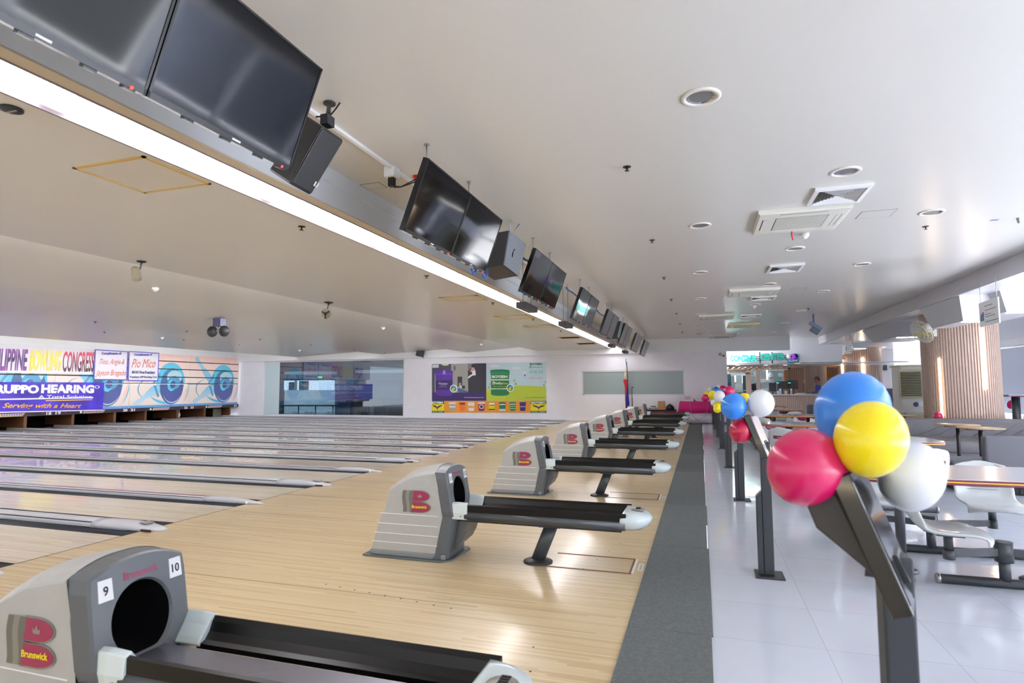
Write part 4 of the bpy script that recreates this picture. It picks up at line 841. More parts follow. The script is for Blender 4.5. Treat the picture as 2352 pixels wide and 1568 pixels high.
pp('model_hair', el(862, 165, 34, 28), (40, 26, 26), .011, L); pp('model_arms', [(832, 178), (880, 185), (900, 230), (860, 290), (805, 262), (830, 225)], (206, 160, 140), .010, L); pp('model_dress', [(850, 262), (905, 240), (915, 335), (850, 345), (775, 400), (770, 370), (815, 330), (845, 320)], (236, 236, 240), .0105, L)
pp('purple_ground', [(98, 655), (480, 660), (1110, 655), (1110, 812), (98, 815)], (56, 36, 100), .0045, L)
pl = pp('purple_pail', [(148, 262)] + [(x, y) for x, y in el(318, 262, 170, 22, 12, pi, 2*pi)] + [(490, 300), (482, 330), (484, 690)] + el(325, 690, 158, 34, 12, 0, pi) + [(165, 330), (150, 300)], (84, 48, 150), .010, L)
pp('pail_rim', [(148, 300), (490, 300), (484, 330), (158, 330)], (104, 66, 176), .012, pl); pp('pail_shine', [(300, 248), (350, 248), (350, 318), (300, 318)], (160, 130, 214), .013, pl); pp('pail_label', [(166, 432), (484, 428), (484, 604), (170, 606)], (54, 32, 96), .012, pl)
ptext('Virtuoso', 218, 466, 386, 512, (226, 220, 236), .014, pl, shear=.1); ptext('SILK TOUCH', 258, 520, 350, 534, (190, 180, 210), .014, pl); ptext('topcoat interior finish', 212, 548, 380, 562, (200, 190, 214), .014, pl)
for cx, cy, par in ((502, 585, L), (1556, 572, R)):
    s = pp('round_seal', el(cx, cy, 70, 74), (228, 232, 238), .016, par); pp('seal_green', el(cx, cy, 52, 56), (28, 112, 70), .018, par); pp('seal_blue', el(cx+14, cy-16, 30, 34), (80, 160, 216), .019, par); pp('seal_yellow', el(cx-8, cy+18, 28, 28), (196, 206, 60), .020, par)
ptext('www.virtuosopaints.com', 695, 738, 1062, 768, (226, 222, 236), .008, L)
gp = pp('green_pail', [(1184, 245)] + el(1364, 248, 180, 22, 12, pi, 2*pi) + [(1548, 315), (1535, 325), (1535, 690)] + el(1367, 690, 168, 30, 12, 0, pi) + [(1198, 325), (1186, 315)], (30, 116, 76), .008, R)
pp('pail_rim', [(1186, 285), (1548, 280), (1546, 315), (1190, 318)], (42, 140, 92), .010, gp); pp('pail_band', [(1198, 410), (1536, 408), (1536, 432), (1198, 436)], (206, 226, 170), .010, gp); pp('pail_band', [(1198, 580), (1536, 576), (1536, 598), (1198, 600)], (206, 226, 170), .010, gp)
ptext('BOYSEN', 1216, 338, 1504, 388, (240, 244, 240), .012, gp, bold=.05); ptext('Healthy', 1270, 462, 1404, 518, (240, 244, 240), .012, gp, bold=.02); ptext('Home', 1406, 468, 1510, 505, (236, 214, 50), .012, gp, bold=.02); ptext('Odor-less Interior Paint', 1240, 536, 1484, 552, (236, 214, 50), .012, gp); ptext('100% ACRYLIC', 1280, 582, 1450, 594, (40, 110, 70), .012, gp)
m = [(1226, 512), (1226, 462), (1246, 446), (1266, 462), (1266, 512), (1254, 512), (1254, 470), (1238, 470), (1238, 512)]; pp('house_mark', m, (240, 244, 240), .012, gp)
for cx, cy, w, h in ((1270, 165, 100, 28), (1670, 205, 90, 26), (1820, 290, 36, 26)): pp('cloud', el(cx, cy, w, h) , (222, 228, 238), .005, R)
for cx, cy, w, h in ((1155, 560, 14, 20), (1660, 498, 18, 24), (1632, 435, 12, 28), (2185, 525, 16, 24), (1180, 500, 10, 26), (2208, 470, 8, 20)): pp('tree_print', el(cx, cy, w, h, 12), (126, 176, 70), .006, R)
pp('pinwheel', el(1828, 335, 26, 8, 8) , (220, 60, 110), .007, R); pp('pinwheel', el(1828, 335, 7, 28, 8), (80, 90, 200), .0075, R)
ptext('BOYSEN', 1922, 110, 2150, 150, (26, 100, 70), .007, R, bold=.05); ptext('HealthyHome', 1950, 168, 2160, 212, (70, 130, 120), .007, R); pp('house_mark', [(1914, 210), (1914, 172), (1930, 160), (1946, 172), (1946, 210), (1938, 210), (1938, 178), (1922, 178), (1922, 210)], (40, 110, 80), .007, R)
ptext('ODOR-LESS', 1910, 245, 2165, 302, (40, 140, 150), .007, R, bold=-.01); ptext('PAINT', 1990, 312, 2075, 328, (120, 180, 180), .007, R); pp('rule', [(1915, 352), (2010, 351), (2010, 354), (1915, 355)], (120, 170, 180), .007, R); pp('rule', [(2060, 350), (2155, 349), (2155, 352), (2060, 353)], (120, 170, 180), .007, R); ptext('HAPPY NOSES', 1912, 376, 2160, 404, (214, 110, 150), .007, R)
ptext('www.healthyhome.com', 1838, 738, 2200, 766, (84, 96, 50), .008, R)
S = pp('pail_strip', [(98, 815), (2231, 810), (2232, 1034), (100, 1034)], (226, 146, 44), .004)
for x0, x1 in ((98, 326), (1938, 2231)):
    b = pp('brand_block', [(x0, 818), (x1, 812), (x1, 1034), (x0, 1034)], (236, 216, 30), .006, S); pp('brand_band', [(x0, 818), (x1, 812), (x1, 872), (x0, 874)], (24, 96, 62), .008, b); pp('brand_foot', [(x0, 1000), (x1, 998), (x1, 1034), (x0, 1034)], (24, 96, 62), .008, b)
    ptext('BOYSEN', x0+14 if x0 > 999 else x0, 826, x1-24, 866, (240, 244, 240), .010, b, bold=.05); ptext('The No. 1 PAINT', x0+14, 1006, x1-24, 1028, (230, 236, 230), .010, b, bold=.02)
    c = (x0+x1)/2 - (14 if x0 < 999 else 0); w = (x1-x0)*.41
    pp('eagle', [(c-w, 890), (c-w*.3, 905), (c-12, 918), (c, 908), (c+14, 918), (c+w*.3, 905), (c+w, 890), (c+w*.75, 918), (c+w*.35, 935), (c+18, 942), (c+8, 962), (c-10, 962), (c-16, 942), (c-w*.35, 935), (c-w*.75, 918)], (70, 32, 28), .010, b); pp('eagle_head', el(c, 912, 12, 12, 10), (240, 240, 236), .012, b); pp('eagle_tail', el(c, 966, 12, 10, 8), (214, 60, 40), .012, b)
cans = [(478, 845, 64, 1000, (168, 158, 148), (226, 226, 226)), (662, 842, 56, 1002, (232, 108, 44), (200, 90, 40)), (830, 842, 60, 1002, (232, 232, 236), (220, 220, 226)), (1020, 842, 62, 1000, (48, 40, 100), (226, 226, 230)), (1212, 845, 60, 1000, (226, 202, 40), (40, 110, 70)), (1410, 842, 62, 1004, (30, 120, 76), (24, 100, 62)), (1604, 838, 60, 1000, (34, 124, 84), (40, 130, 90)), (1790, 838, 58, 1002, (58, 34, 104), (70, 44, 120))]
for i, (cx, ya, w, yb, c1, c2) in enumerate(cans):
    b = pp('pail_picture', [(cx-w, ya+20)] + el(cx, ya+12, w, 12, 8, pi, 2*pi) + [(cx+w, ya+20), (cx+w*.86, yb-10)] + el(cx, yb-10, w*.86, 10, 8, 0, pi), c1, .007, S); pp('pail_lid', [(cx-w-4, ya+4)] + el(cx, ya+6, w+4, 10, 8, pi, 2*pi) + [(cx+w+4, ya+28), (cx-w-4, ya+30)], c2, .009, b)
    bands = {0: [(910, 938, (230, 230, 232))], 1: [(850, 884, (70, 60, 60))], 2: [(905, 945, (226, 150, 50))], 3: [(875, 970, (190, 40, 60))], 4: [(850, 880, (236, 240, 236)), (890, 900, (40, 100, 60)), (965, 985, (30, 60, 40))], 5: [(870, 890, (232, 236, 232)), (965, 1000, (232, 236, 232))], 6: [(870, 884, (226, 234, 220)), (910, 920, (200, 220, 160)), (950, 962, (200, 220, 160))], 7: [(915, 928, (190, 180, 210))]}[i]
    for a, e, c in bands: pp('pail_print', [(cx-w*.9, a), (cx+w*.9, a-1), (cx+w*.88, e-1), (cx-w*.88, e)], c, .011, b)
    if i == 3: pp('pail_print', el(cx, 922, 44, 40, 14), (226, 226, 232), .013, b); pp('pail_print', el(cx, 922, 30, 28, 14), (48, 40, 100), .0135, b)
# ================================================================== console stands in a row along the carpet
M_std = mat('stand_charcoal', (46, 48, 54), .38); M_stb = mat('stand_back_brown', (56, 52, 48), .45); M_glossb = mat('console_glossy_black', (16, 16, 18), .1, coat=.5); M_paper = mat('console_white_sheet', (228, 222, 226), .12, coat=.5)
SY = [1.72, 4.84, 7.88, 10.95, 14.20, 17.30, 20.30, 23.20]
def stand(y, face, yaw):
    t = thing('console_stand', None, 'stand', (.445, y, 0), 'console stands along the carpet')
    P = Vector((.445, y, 0))
    MB().box(.41, y-.035, .012, .48, y+.035, .98).build('post', M_std, t, bevel=.006)
    MB().prism([(-.075, .012), (-.036, .012), (-.036, .62), (-.075, .58)], lambda p, q, tt: (.445+p, tt, q), y-.03, y+.03).build('side_brace', M_std, t, bevel=.004)
    MB().box(.345, y-.10, 0, .545, y+.10, .012).build('base_plate', M_std, t, bevel=.004)
    R = Matrix.Rotation(yaw, 3, 'Z'); W = lambda x, yy, z: P + R @ Vector((x, yy, 0)) + Vector((0, 0, z))
    # tilted console head: top leans to -x
    a, b = (-.115, 1.175), (.0, .868); d = Vector((b[0]-a[0], b[1]-a[1])).normalized(); nn = Vector((-d.y, d.x))
    pts = [a, b, (b[0]+nn.x*.045, b[1]+nn.y*.045), (a[0]+nn.x*.045, a[1]+nn.y*.045)]
    MB().prism(pts, lambda p, q, yy: W(p, yy, q), -.15, .15).build('head', M_glossb, t, bevel=.004)
    o = .0465; pts = [(a[0]+d.x*.02+nn.x*.0455, a[1]+d.y*.02+nn.y*.0455), (b[0]-d.x*.02+nn.x*.0455, b[1]-d.y*.02+nn.y*.0455), (b[0]-d.x*.02+nn.x*o, b[1]-d.y*.02+nn.y*o), (a[0]+d.x*.02+nn.x*o, a[1]+d.y*.02+nn.y*o)]
    MB().prism(pts, lambda p, q, yy: W(p, yy, q), -.135, .135).build('panel', face, t)
    MB().prism([(-.118, 1.165), (-.175, 1.10), (-.155, 1.045), (-.055, .965), (-.028, .94)], lambda p, q, yy: W(p, yy, q), -.11, .11).build('rear_housing', M_stb, t, bevel=.005)
    MB().prism([(-.06, .93), (.035, .93), (.01, .99), (-.05, 1.0)], lambda p, q, yy: W(p, yy, q), -.05, .05).build('bracket', M_std, t)
    return t
for i, y in enumerate(SY):
    t = stand(y, M_glossb if i == 0 else M_paper, (-.30, -.24, -.2, -.2, -.2, -.2, -.2, -.2)[i])
    t['label'] = ['charcoal console stand under the large balloon bunch, first from the camera', 'console stand with a white sheet on its slanted face, second from the camera', 'third charcoal console stand from the camera', 'fourth charcoal console stand from the camera', 'fifth charcoal console stand from the camera', 'sixth charcoal console stand from the camera', 'seventh charcoal console stand from the camera', 'charcoal console stand farthest from the camera, beside the magenta table'][i]
# ================================================================== balloons
def bal(name, c): return mat('balloon_'+name, c, .26, sss=.12, coat=.25)
BC = {'blue': bal('blue', (44, 128, 226)), 'yellow': bal('yellow', (242, 220, 0)), 'magenta': bal('magenta', (206, 16, 92)), 'white': bal('white', (232, 234, 238)), 'red': bal('red', (190, 20, 64))}
def balloon(col, u, v, ru, rv, depth_y, lab, to, group):
    c = PY(u, v, depth_y); dep = (c-CAM).dot(FW); r = ru*dep/F_PX; s = rv/ru
    t = thing('balloon', lab, 'balloon', c, group)
    d = (Vector(to)-c).normalized(); n = 26
    prof = [(.001, -1.0)] + [(sin(a), -cos(a)) for a in [pi*k/18 for k in range(1, 13)]]
    prof += [(.80, .62), (.60, .86), (.34, 1.05), (.13, 1.16), (.05, 1.19)]
    u_ = d.orthogonal().normalized(); v_ = d.cross(u_); ax = (c-CAM).normalized(); cs = ax.dot(FW)
    rad = (FW - ax*cs); rad = rad.normalized() if rad.length > 1e-4 else RT
    def sq(p): q = p-c; return c + q - rad*(q.dot(rad)*(1-cs))     # a balloon a little narrower one way than the other
    MB().ring([[sq(c + d*(z*r*s) + u_*(q*r*cos(2*pi*i/n)) + v_*(q*r*sin(2*pi*i/n))) for i in range(n)] for q, z in prof], 0, True).build('skin', BC[col], t)
    k = sq(c + d*(1.19*r*s)); d2 = (Vector(to)-k)
    MB().lathe([(.05*r, 0), (.04*r, .03*r), (.09*r, .10*r), (.07*r, .12*r), (.001, .11*r)], k, 12, axis=d).build('knot', BC[col], t)
    if d2.length > .01: MB().tube([k+d*.05*r, k*.5+Vector(to)*.5, Vector(to)], .0025, 5).build('string', M_paper, t)
    return t
G = 'balloons on the console stands'
p1 = (.37, 1.72, 1.20); p2 = (.37, 4.84, 1.20); p4 = (.36, 10.95, 1.2); p6 = (.36, 17.3, 1.2)
balloon('blue', 1957, 943, 91, 91, 1.84, 'big blue balloon at the top of the bunch nearest the camera', (.36, 1.80, 1.22), G)
balloon('yellow', 1999, 1008, 89, 87, 1.62, 'yellow balloon at the front of the bunch nearest the camera', (.40, 1.72, 1.20), G)
balloon('magenta', 1848, 1072, 90, 90, 1.66, 'magenta balloon on the left of the bunch nearest the camera', (.365, 1.66, 1.19), G)
balloon('white', 2093, 1094, 81, 81, 1.84, 'white balloon on the right of the bunch nearest the camera', (.41, 1.74, 1.19), G)
balloon('blue', 1685, 933, 31.5, 29.5, 4.70, 'blue balloon of the second bunch from the camera', p2, G)
balloon('white', 1747.5, 926, 32, 31, 4.72, 'white balloon on the right of the second bunch from the camera', p2, G)
balloon('yellow', 1709, 919, 17, 17, 4.90, 'yellow balloon tucked behind the blue one of the second bunch', p2, G)
balloon('red', 1703, 989, 29, 29, 4.80, 'dark red balloon hanging below the second bunch', (.36, 4.84, 1.19), G)
balloon('white', 1652, 910, 13.8, 13.4, 10.70, 'white balloon at the front of the third bunch from the camera', p4, G)
balloon('blue', 1651, 906, 14, 14, 11.0, 'blue balloon behind the white one of the third bunch', p4, G)
balloon('magenta', 1675, 899, 12.8, 12.4, 10.9, 'magenta balloon on the right of the third bunch', p4, G)
balloon('yellow', 1637, 907, 10.5, 11.5, 10.95, 'yellow balloon on the upper left of the third bunch', p4, G)
balloon('yellow', 1649, 936, 11, 13, 10.85, 'yellow balloon at the bottom of the third bunch', p4, G)
balloon('white', 1640, 924, 8, 8.5, 10.95, 'small white balloon low on the left of the third bunch', p4, G)
balloon('magenta', 1620, 914, 9.2, 9, 17.0, 'magenta balloon on the left of the farthest bunch', p6, G)
balloon('yellow', 1624, 903, 6.5, 6.5, 17.4, 'yellow balloon of the farthest bunch', p6, G)
balloon('white', 1631, 895, 7, 7, 17.3, 'white balloon at the top left of the farthest bunch', p6, G)
balloon('blue', 1644.5, 895, 7.5, 7.5, 17.2, 'blue balloon at the top of the farthest bunch', p6, G)
balloon('white', 1647, 888.5, 5.5, 5.5, 17.6, 'small white balloon peeping over the farthest bunch', p6, G)
balloon('magenta', 1660, 893.5, 9, 8, 17.0, 'magenta balloon on the right of the farthest bunch', p6, G)
# ================================================================== bowlers' tables and seats
M_top = mat('table_top_white', (224, 226, 234), .14, coat=.4); M_mar = mat('table_edge_maroon', (112, 36, 66), .35); M_yl = mat('table_edge_yellow', (226, 188, 50), .4); M_leg = mat('seat_frame_charcoal', (58, 62, 68), .35)
M_seat = mat('seat_shell_grey', (192, 198, 200), .25, coat=.3); M_pad = mat('seat_pad_maroon', (132, 30, 74), .25, coat=.3); M_seatg = mat('seat_groove_grey', (150, 156, 158), .4)
def rrect(w, d, r, n=6):
    o = []
    for cx, cy, a0 in ((w/2-r, d/2-r, 0), (-w/2+r, d/2-r, pi/2), (-w/2+r, -d/2+r, pi), (w/2-r, -d/2+r, 1.5*pi)):
        for i in range(n+1): a = a0+pi/2*i/n; o.append((cx+r*cos(a), cy+r*sin(a)))
    return o
def make_table(x, y):
    t = thing('table', None, 'table', (x, y, 0), "bowlers' tables"); P = lambda g, z: [(x+p*(1-g), y+q*(1-g*1.8), z) for p, q in rrect(1.66, .86, .22)]
    MB().ring([P(.004, .750), P(.008, .753)], 0, False).build('tabletop', M_top, t)
    MB().ring([P(0, .745), P(0, .750)], 0, False, (False, True)).ring([P(.0, .712), P(-.002, .716), P(-.002, .728), P(0, .729)], 0, True, (True, False)).ring([P(0, .736), P(-.002, .737), P(-.002, .744), P(0, .748)], 0, True, (False, True)).build('edge_band', M_mar, t)
    MB().ring([P(-.001, .728), P(-.004, .730), P(-.004, .735), P(-.001, .737)], 0, True, (False, False)).build('edge_stripe', M_yl, t)
    for s in (-.42, .42):
        l = MB().cyl((x+s, y, .02), (x+s, y, .712), .034, n=18).box(x+s-.06, y-.20, .69, x+s+.06, y+.20, .712).build('leg', M_leg, t)
        MB().lathe([(.001, 0), (.105, 0), (.105, .006), (.09, .016), (.05, .03), (.034, .034)], (x+s, y, 0), 24, caps=(True, False)).build('foot_disc', M_leg, l)
    return t
TY = [5.27, 8.30, 11.30, 14.60, 18.0, 21.4]; TX = 1.84; t0 = None
for i, y in enumerate(TY):
    lab = 'white table with maroon and yellow edge, %s from the camera' % ORD[i]
    if t0 is None: t0 = make_table(TX, y); t0['label'] = lab
    else: copy_tree(t0, loc=(TX, y, 0), label=lab)
def make_chair():
    t = thing('seat', None, 'chair', (0, 0, 0), "bowlers' swivel seats")
    prof = [(.235, .375), (.225, .392), (.19, .402), (.10, .398), (0, .392), (-.10, .396), (-.165, .414), (-.205, .455), (-.228, .52), (-.245, .59), (-.258, .66), (-.266, .71), (-.270, .735)]
    rings = []
    for k, (x, z) in enumerate(prof):
        q = k/(len(prof)-1); w = .215 if k < 9 else .215*(1-((k-8)/4.6)**3*.55); row = []
        for j in range(13):
            s = -1+2*j/12; e = abs(s)**3
            dx = .045*e if k >= 7 else 0; dz = (.022*e if 2 < k < 8 else 0) - (.03*e if k < 2 else 0) - (.055*abs(s)**2.5 if k == 12 else 0)
            row.append((x+dx - (.05*abs(s)**3 if k < 2 else 0), w*s, z+dz))
        rings.append(row)
    sh = MB().ring(rings, 0, True, (False, False), False).build('shell', M_seat, t)
    so = sh.modifiers.new('thick', 'SOLIDIFY'); so.thickness = .022; so.offset = 0; sb = sh.modifiers.new('soft', 'SUBSURF'); sb.levels = 1; sb.render_levels = 1
    MB().ball((-.232, 0, .625), .020, .125, .058, 20, 10).build('back_pad', M_pad, t)
    for z in (.535, .515, .495): MB().box(-.226, -.13, z-.003, -.205-(z-.515)*.3, .13, z+.003).build('back_groove', M_seatg, sh)
    pl = MB().obox((-.262, 0, .575), .008, .23, .062, Matrix.Rotation(-.18, 3, 'Y')).build('plaque_frame', M_seatg, t)
    pq = MB().obox((-.2665, 0, .5745), .004, .215, .048, Matrix.Rotation(-.18, 3, 'Y')).build('plaque', M_pad, t)
    text('Brunswick', (-.270, .045, .564), (0, -1, 0), (-.17, 0, 1), .09, .02, M_yl, t, bold=.02)
    MB().cyl((0, 0, .27), (0, 0, .384), .028, n=14).box(-.08, -.09, .372, .08, .09, .386).build('swivel_post', M_leg, t)
    return t
def frame(x, y, spans, seats, lab):
    """floor rail on the tiles with a hub post and arms out to the swivel seats"""
    t = thing('seating_frame', lab, 'seat frame', (x, y, 0), 'floor frames of the swivel seats')
    MB().cyl((x+spans[0], y, .032), (x+spans[1], y, .032), .032, n=14).build('floor_rail', M_leg, t)
    for e in spans: MB().lathe([(.033, -.012), (.036, 0), (.033, .012)], (x+e, y, .032), 14, axis=(1, 0, 0)).build('end_cap', M_gal, t)
    MB().cyl((x, y, .05), (x, y, .20), .034, n=14).build('hub_post', M_leg, t)
    MB().cyl((x, y, .18), (x, y, .315), .055, n=18).build('hub', M_leg, t)
    for sx, sy in seats:
        a = Vector((x, y, .245)); b = Vector((sx, sy, .245)); MB().bar(a, b, .028, .05).cyl((sx, sy, .205), (sx, sy, .269), .036, n=12).build('arm', M_leg, t)
ch = make_chair(); first = True
def chair(x, y, deg, lab):
    global first
    if first: ch.location = (x, y, 0); ch.rotation_euler = (0, 0, radians(deg)); ch['label'] = lab; first = False
    else: copy_tree(ch, loc=(x, y, 0), rotz=radians(deg), label=lab)
chair(1.60, 4.88, -8, 'grey swivel seat with maroon plaque, right below the white balloon of the nearest bunch')
chair(2.42, 4.98, 186, 'grey swivel seat at the picture edge, turned away in front of the first table')
chair(2.30, 6.02, -95, 'grey swivel seat with maroon pad, behind the first table')
chair(1.35, 6.05, -80, 'grey swivel seat behind the first table, hidden mostly by the balloons')
frame(1.97, 5.02, (-.40, .75), [(1.60, 4.88), (2.42, 4.98)], 'charcoal seat frame on the tiles in front of the first table')
frame(1.80, 5.86, (-.42, .75), [(2.30, 6.02), (1.35, 6.05)], 'charcoal seat frame on the tiles behind the first table')
for i, y in enumerate(TY[1:]):
    n = ORD[i+1]
    for dx, dy, deg, w in ((-.52, -.66, 62, 'left seat in front of'), (.40, -.70, 112, 'right seat in front of'), (-.46, .72, -52, 'left seat behind'), (.42, .70, -98, 'right seat behind')):
        chair(TX+dx, y+dy, deg, 'grey and maroon seat, %s the %s table from the camera' % (w, n))
    frame(TX-.05, y-.60, (-.65, .65), [(TX-.52, y-.66), (TX+.40, y-.70)], 'charcoal seat frame in front of the %s table from the camera' % n)
    frame(TX-.05, y+.62, (-.65, .65), [(TX-.46, y+.72), (TX+.42, y+.70)], 'charcoal seat frame behind the %s table from the camera' % n)
# ================================================================== sofas, armchair, round tables
M_sofa = bump(mat('sofa_grey_cover', (98, 96, 100), .8, noise=(5, .10)), 5, .6, .03, (1, 1, .5)); M_arm = bump(mat('armchair_grey', (92, 92, 98), .85), 160, .15, .002)
def soft(name, x0, y0, z0, x1, y1, z1, m, par, bev=.06, wr=.012):
    nx, ny, nz = max(4, int((x1-x0)/.12)), max(4, int((y1-y0)/.12)), 6; mb = MB()
    o = MB().box(x0, y0, z0, x1, y1, z1).build(name, m, par, bevel=bev, seg=4)
    for p in o.data.polygons: p.use_smooth = True
    return o
def sofa(lab, x0, x1, yb, depth, zb, zs, back_t=.22):
    t = thing('sofa', lab, 'sofa', ((x0+x1)/2, yb-depth/2, 0), 'covered grey sofas')
    soft('backrest', x0+.03, yb-back_t, .03, x1, yb, zb, M_sofa, t, .07); soft('seat', x0, yb-depth, .10, x1, yb-back_t+.02, zs, M_sofa, t, .08); soft('base', x0+.03, yb-depth+.04, 0, x1-.02, yb-.03, .14, M_sofa, t, .02)
    m = MB(); random.seed(int(x0*100))
    for k in range(9):   # pulled folds of the loose cover on the backrest
        a = x0+.25+(x1-x0-.6)*k/9; b = a+random.uniform(.25, .6); m.tube([(a, yb-back_t-.004, zs+.02), ((a+b)/2, yb-back_t-.012, (zs+zb)/2-.03), (b, yb-back_t+.0, zb-.06)], [.006, .012, .005], 6)
    m.build('cover_fold', M_sofa, t); return t
sofa('long grey covered sofa wrapped in front of the big slatted column', 3.72, 7.2, 14.6, 1.35, .71, .34)
sofa('grey covered sofa beside the big slatted column, left of the long one', 3.55, 4.72, 17.4, 1.1, .66, .34)
sofa('grey sofa with diagonal pulls in front of the wooden counter', 3.55, 4.6, 23.6, .9, .74, .36)
t = thing('armchair', 'grey fabric armchair seen from behind, beyond the first white table', 'armchair', (3.9, 9.6, 0))
soft('seat', 3.14, 9.28, .10, 4.5, 10.0, .40, M_arm, t, .05); soft('backrest', 3.46, 9.12, .10, 4.6, 9.27, .745, M_arm, t, .03); soft('base', 3.2, 9.2, .0, 4.4, 9.9, .11, M_black, t, .01)
M_rt = mat('round_top_wood', (150, 124, 94), .3); M_rtl = mat('round_leg_black', (20, 20, 22), .4); rt = None
for i, (u0, u1, v, yy, lab) in enumerate(((2149, 2250, 975, 12.05, 'round wooden cafe table in front of the long sofa, the farther of two'), (2196, 2307, 982.5, 11.3, 'round wooden cafe table in front of the long sofa, the nearer of two'))):
    a, b = PY(u0, v, yy), PY(u1, v, yy); r = (b.x-a.x)/2; c = ((a.x+b.x)/2, yy, 0); z = a.z
    t = thing('cafe_table', lab, 'table', c, 'round cafe tables')
    MB().lathe([(.001, z-.012), (r*.55, z-.014), (r-.01, z-.004), (r, z+.004), (r-.006, z+.012), (.001, z+.012)], (c[0], c[1], 0), 32).build('tabletop', M_rt, t)
    MB().cyl((c[0], c[1], .02), (c[0], c[1], z-.012), .028, n=12).obox((c[0], c[1], z-.02), .36, .10, .02).build('leg', M_rtl, t); MB().lathe([(.001, 0), (.22, 0), (.22, .008), (.03, .022)], (c[0], c[1], 0), 24).build('foot', M_rtl, t)
a = PY(2100, 955, 15.6); z = a.z
t = thing('cafe_table', 'round wooden cafe table in front of the left covered sofa', 'table', (a.x-.15, 15.75, 0), 'round cafe tables')
MB().lathe([(.001, z-.012), (.36, z-.006), (.40, z+.004), (.39, z+.012), (.001, z+.012)], (a.x-.15, 15.75, 0), 28).build('tabletop', M_rt, t); MB().cyl((a.x-.15, 15.75, .02), (a.x-.15, 15.75, z-.01), .028, n=12).build('leg', M_rtl, t); MB().lathe([(.001, 0), (.2, 0), (.2, .008), (.03, .022)], (a.x-.15, 15.75, 0), 20).build('foot', M_rtl, t)
c = PY(2153, 956, 14.95)
balloon('magenta', 2155, 957, 11, 11, 14.85, 'crimson balloon resting on the sofa beside the big slatted column', (c.x+.1, 14.9, c.z-.4), 'balloons in the seating area')
# tall table, seat and ball at the right edge
a = PY(2332, 907, 17.6)
t = thing('bar_table', 'tall maroon-edged table at the picture edge beyond the big column', 'table', (a.x+.3, 17.6, 0))
MB().box(a.x-.30, 17.2, a.z-.03, a.x+.9, 18.0, a.z+.012).build('tabletop', M_top, t, bevel=.01); MB().box(a.x-.305, 17.195, a.z-.035, a.x+.905, 18.005, a.z-.004).build('edge_band', M_mar, t); MB().cyl((a.x+.0, 17.6, .02), (a.x+.0, 17.6, a.z-.03), .085, n=16).build('leg', M_leg, t); MB().lathe([(.001, 0), (.3, 0), (.3, .01), (.08, .04)], (a.x, 17.6, 0), 20).build('foot', M_leg, t)
chair(PY(2322, 950, 16.2).x+.1, 16.4, 150, 'pale grey swivel seat at the picture edge beside the big column')
balloon('magenta', 2322, 929, 10, 10, 18.3, 'magenta balloon under the tall table at the picture edge', (10.0, 18.3, .2), 'balloons in the seating area')
# ================================================================== slatted columns with light strips
M_led2 = mat('led_warm', (255, 226, 190), .4, emit=9)
def column(cx, cyy, r, zt, n, leds, lab):
    t = thing('slatted_column', lab, 'column', (cx, cyy, 0), 'slatted wooden columns')
    pts = []
    for i in range(n):
        a = 2*pi*i/n; w = 2*pi/n
        for f, rr, in ((.06, r-.02), (.22, r-.02), (.30, r), (.90, r), (1.0, r-.02)): pts.append((cx+rr*cos(a+w*f), cyy+rr*sin(a+w*f)))
    mb = MB(); k = len(pts)
    vs = [(p[0], p[1], z) for z in (0, zt) for p in pts]
    for i in range(k): mb.add([vs[i], vs[(i+1) % k], vs[k+(i+1) % k], vs[k+i]], [(0, 1, 2, 3)], 0 if i % 5 in (1, 2, 3) else 1)
    mb.build('slats', [M_slat, M_slatd], t)
    for ang, z0, z1, w in leds:
        x, y = cx+(r+.012)*cos(ang), cyy+(r+.012)*sin(ang)
        MB().cyl((x, y, z0), (x, y, z1), w, n=10).build('light_strip', M_led2, t)
    return t
def cang(cx, cyy, r, u):   # angle on the column whose surface point shows at picture column u
    best = None
    for i in range(720):
        a = 2*pi*i/720; p = Vector((cx+r*cos(a), cyy+r*sin(a), 1.5)); d = p-CAM; uu = CX+F_PX*d.dot(RT)/d.dot(FW)
        if (Vector((cos(a), sin(a), 0))).dot(d) < 0 and (best is None or abs(uu-u) < best[0]): best = (abs(uu-u), a)
    return best[1]
c1 = (5.54, 15.60, .715); a1, a2 = cang(*c1, 2261), cang(*c1, 2161)
column(*c1, 3.0, 84, [(a1, PY(2260, 893, 14.9).z, PY(2258, 752, 14.9).z, .030), (a2, .72, PY(2158, 824, 15.4).z, .022)], 'big slatted wooden column with a glowing vertical strip, nearest of the columns')
c2 = (6.53, 28.70, .84); a1, a2 = cang(*c2, 1984), cang(*c2, 1937)
column(*c2, 3.0, 60, [(a1, PY(1984, 862, 27.9).z, PY(1984, 822, 27.9).z, .05), (a2, PY(1935, 860, 28.5).z, PY(1935, 818, 28.5).z, .04)], 'slatted wooden column with two glowing strips behind the large blue balloon')
p = PY(1874, 850, 28.2); column(p.x, 28.4, .44, 2.26, 40, [], 'slim pale slatted column behind the person at the counter')
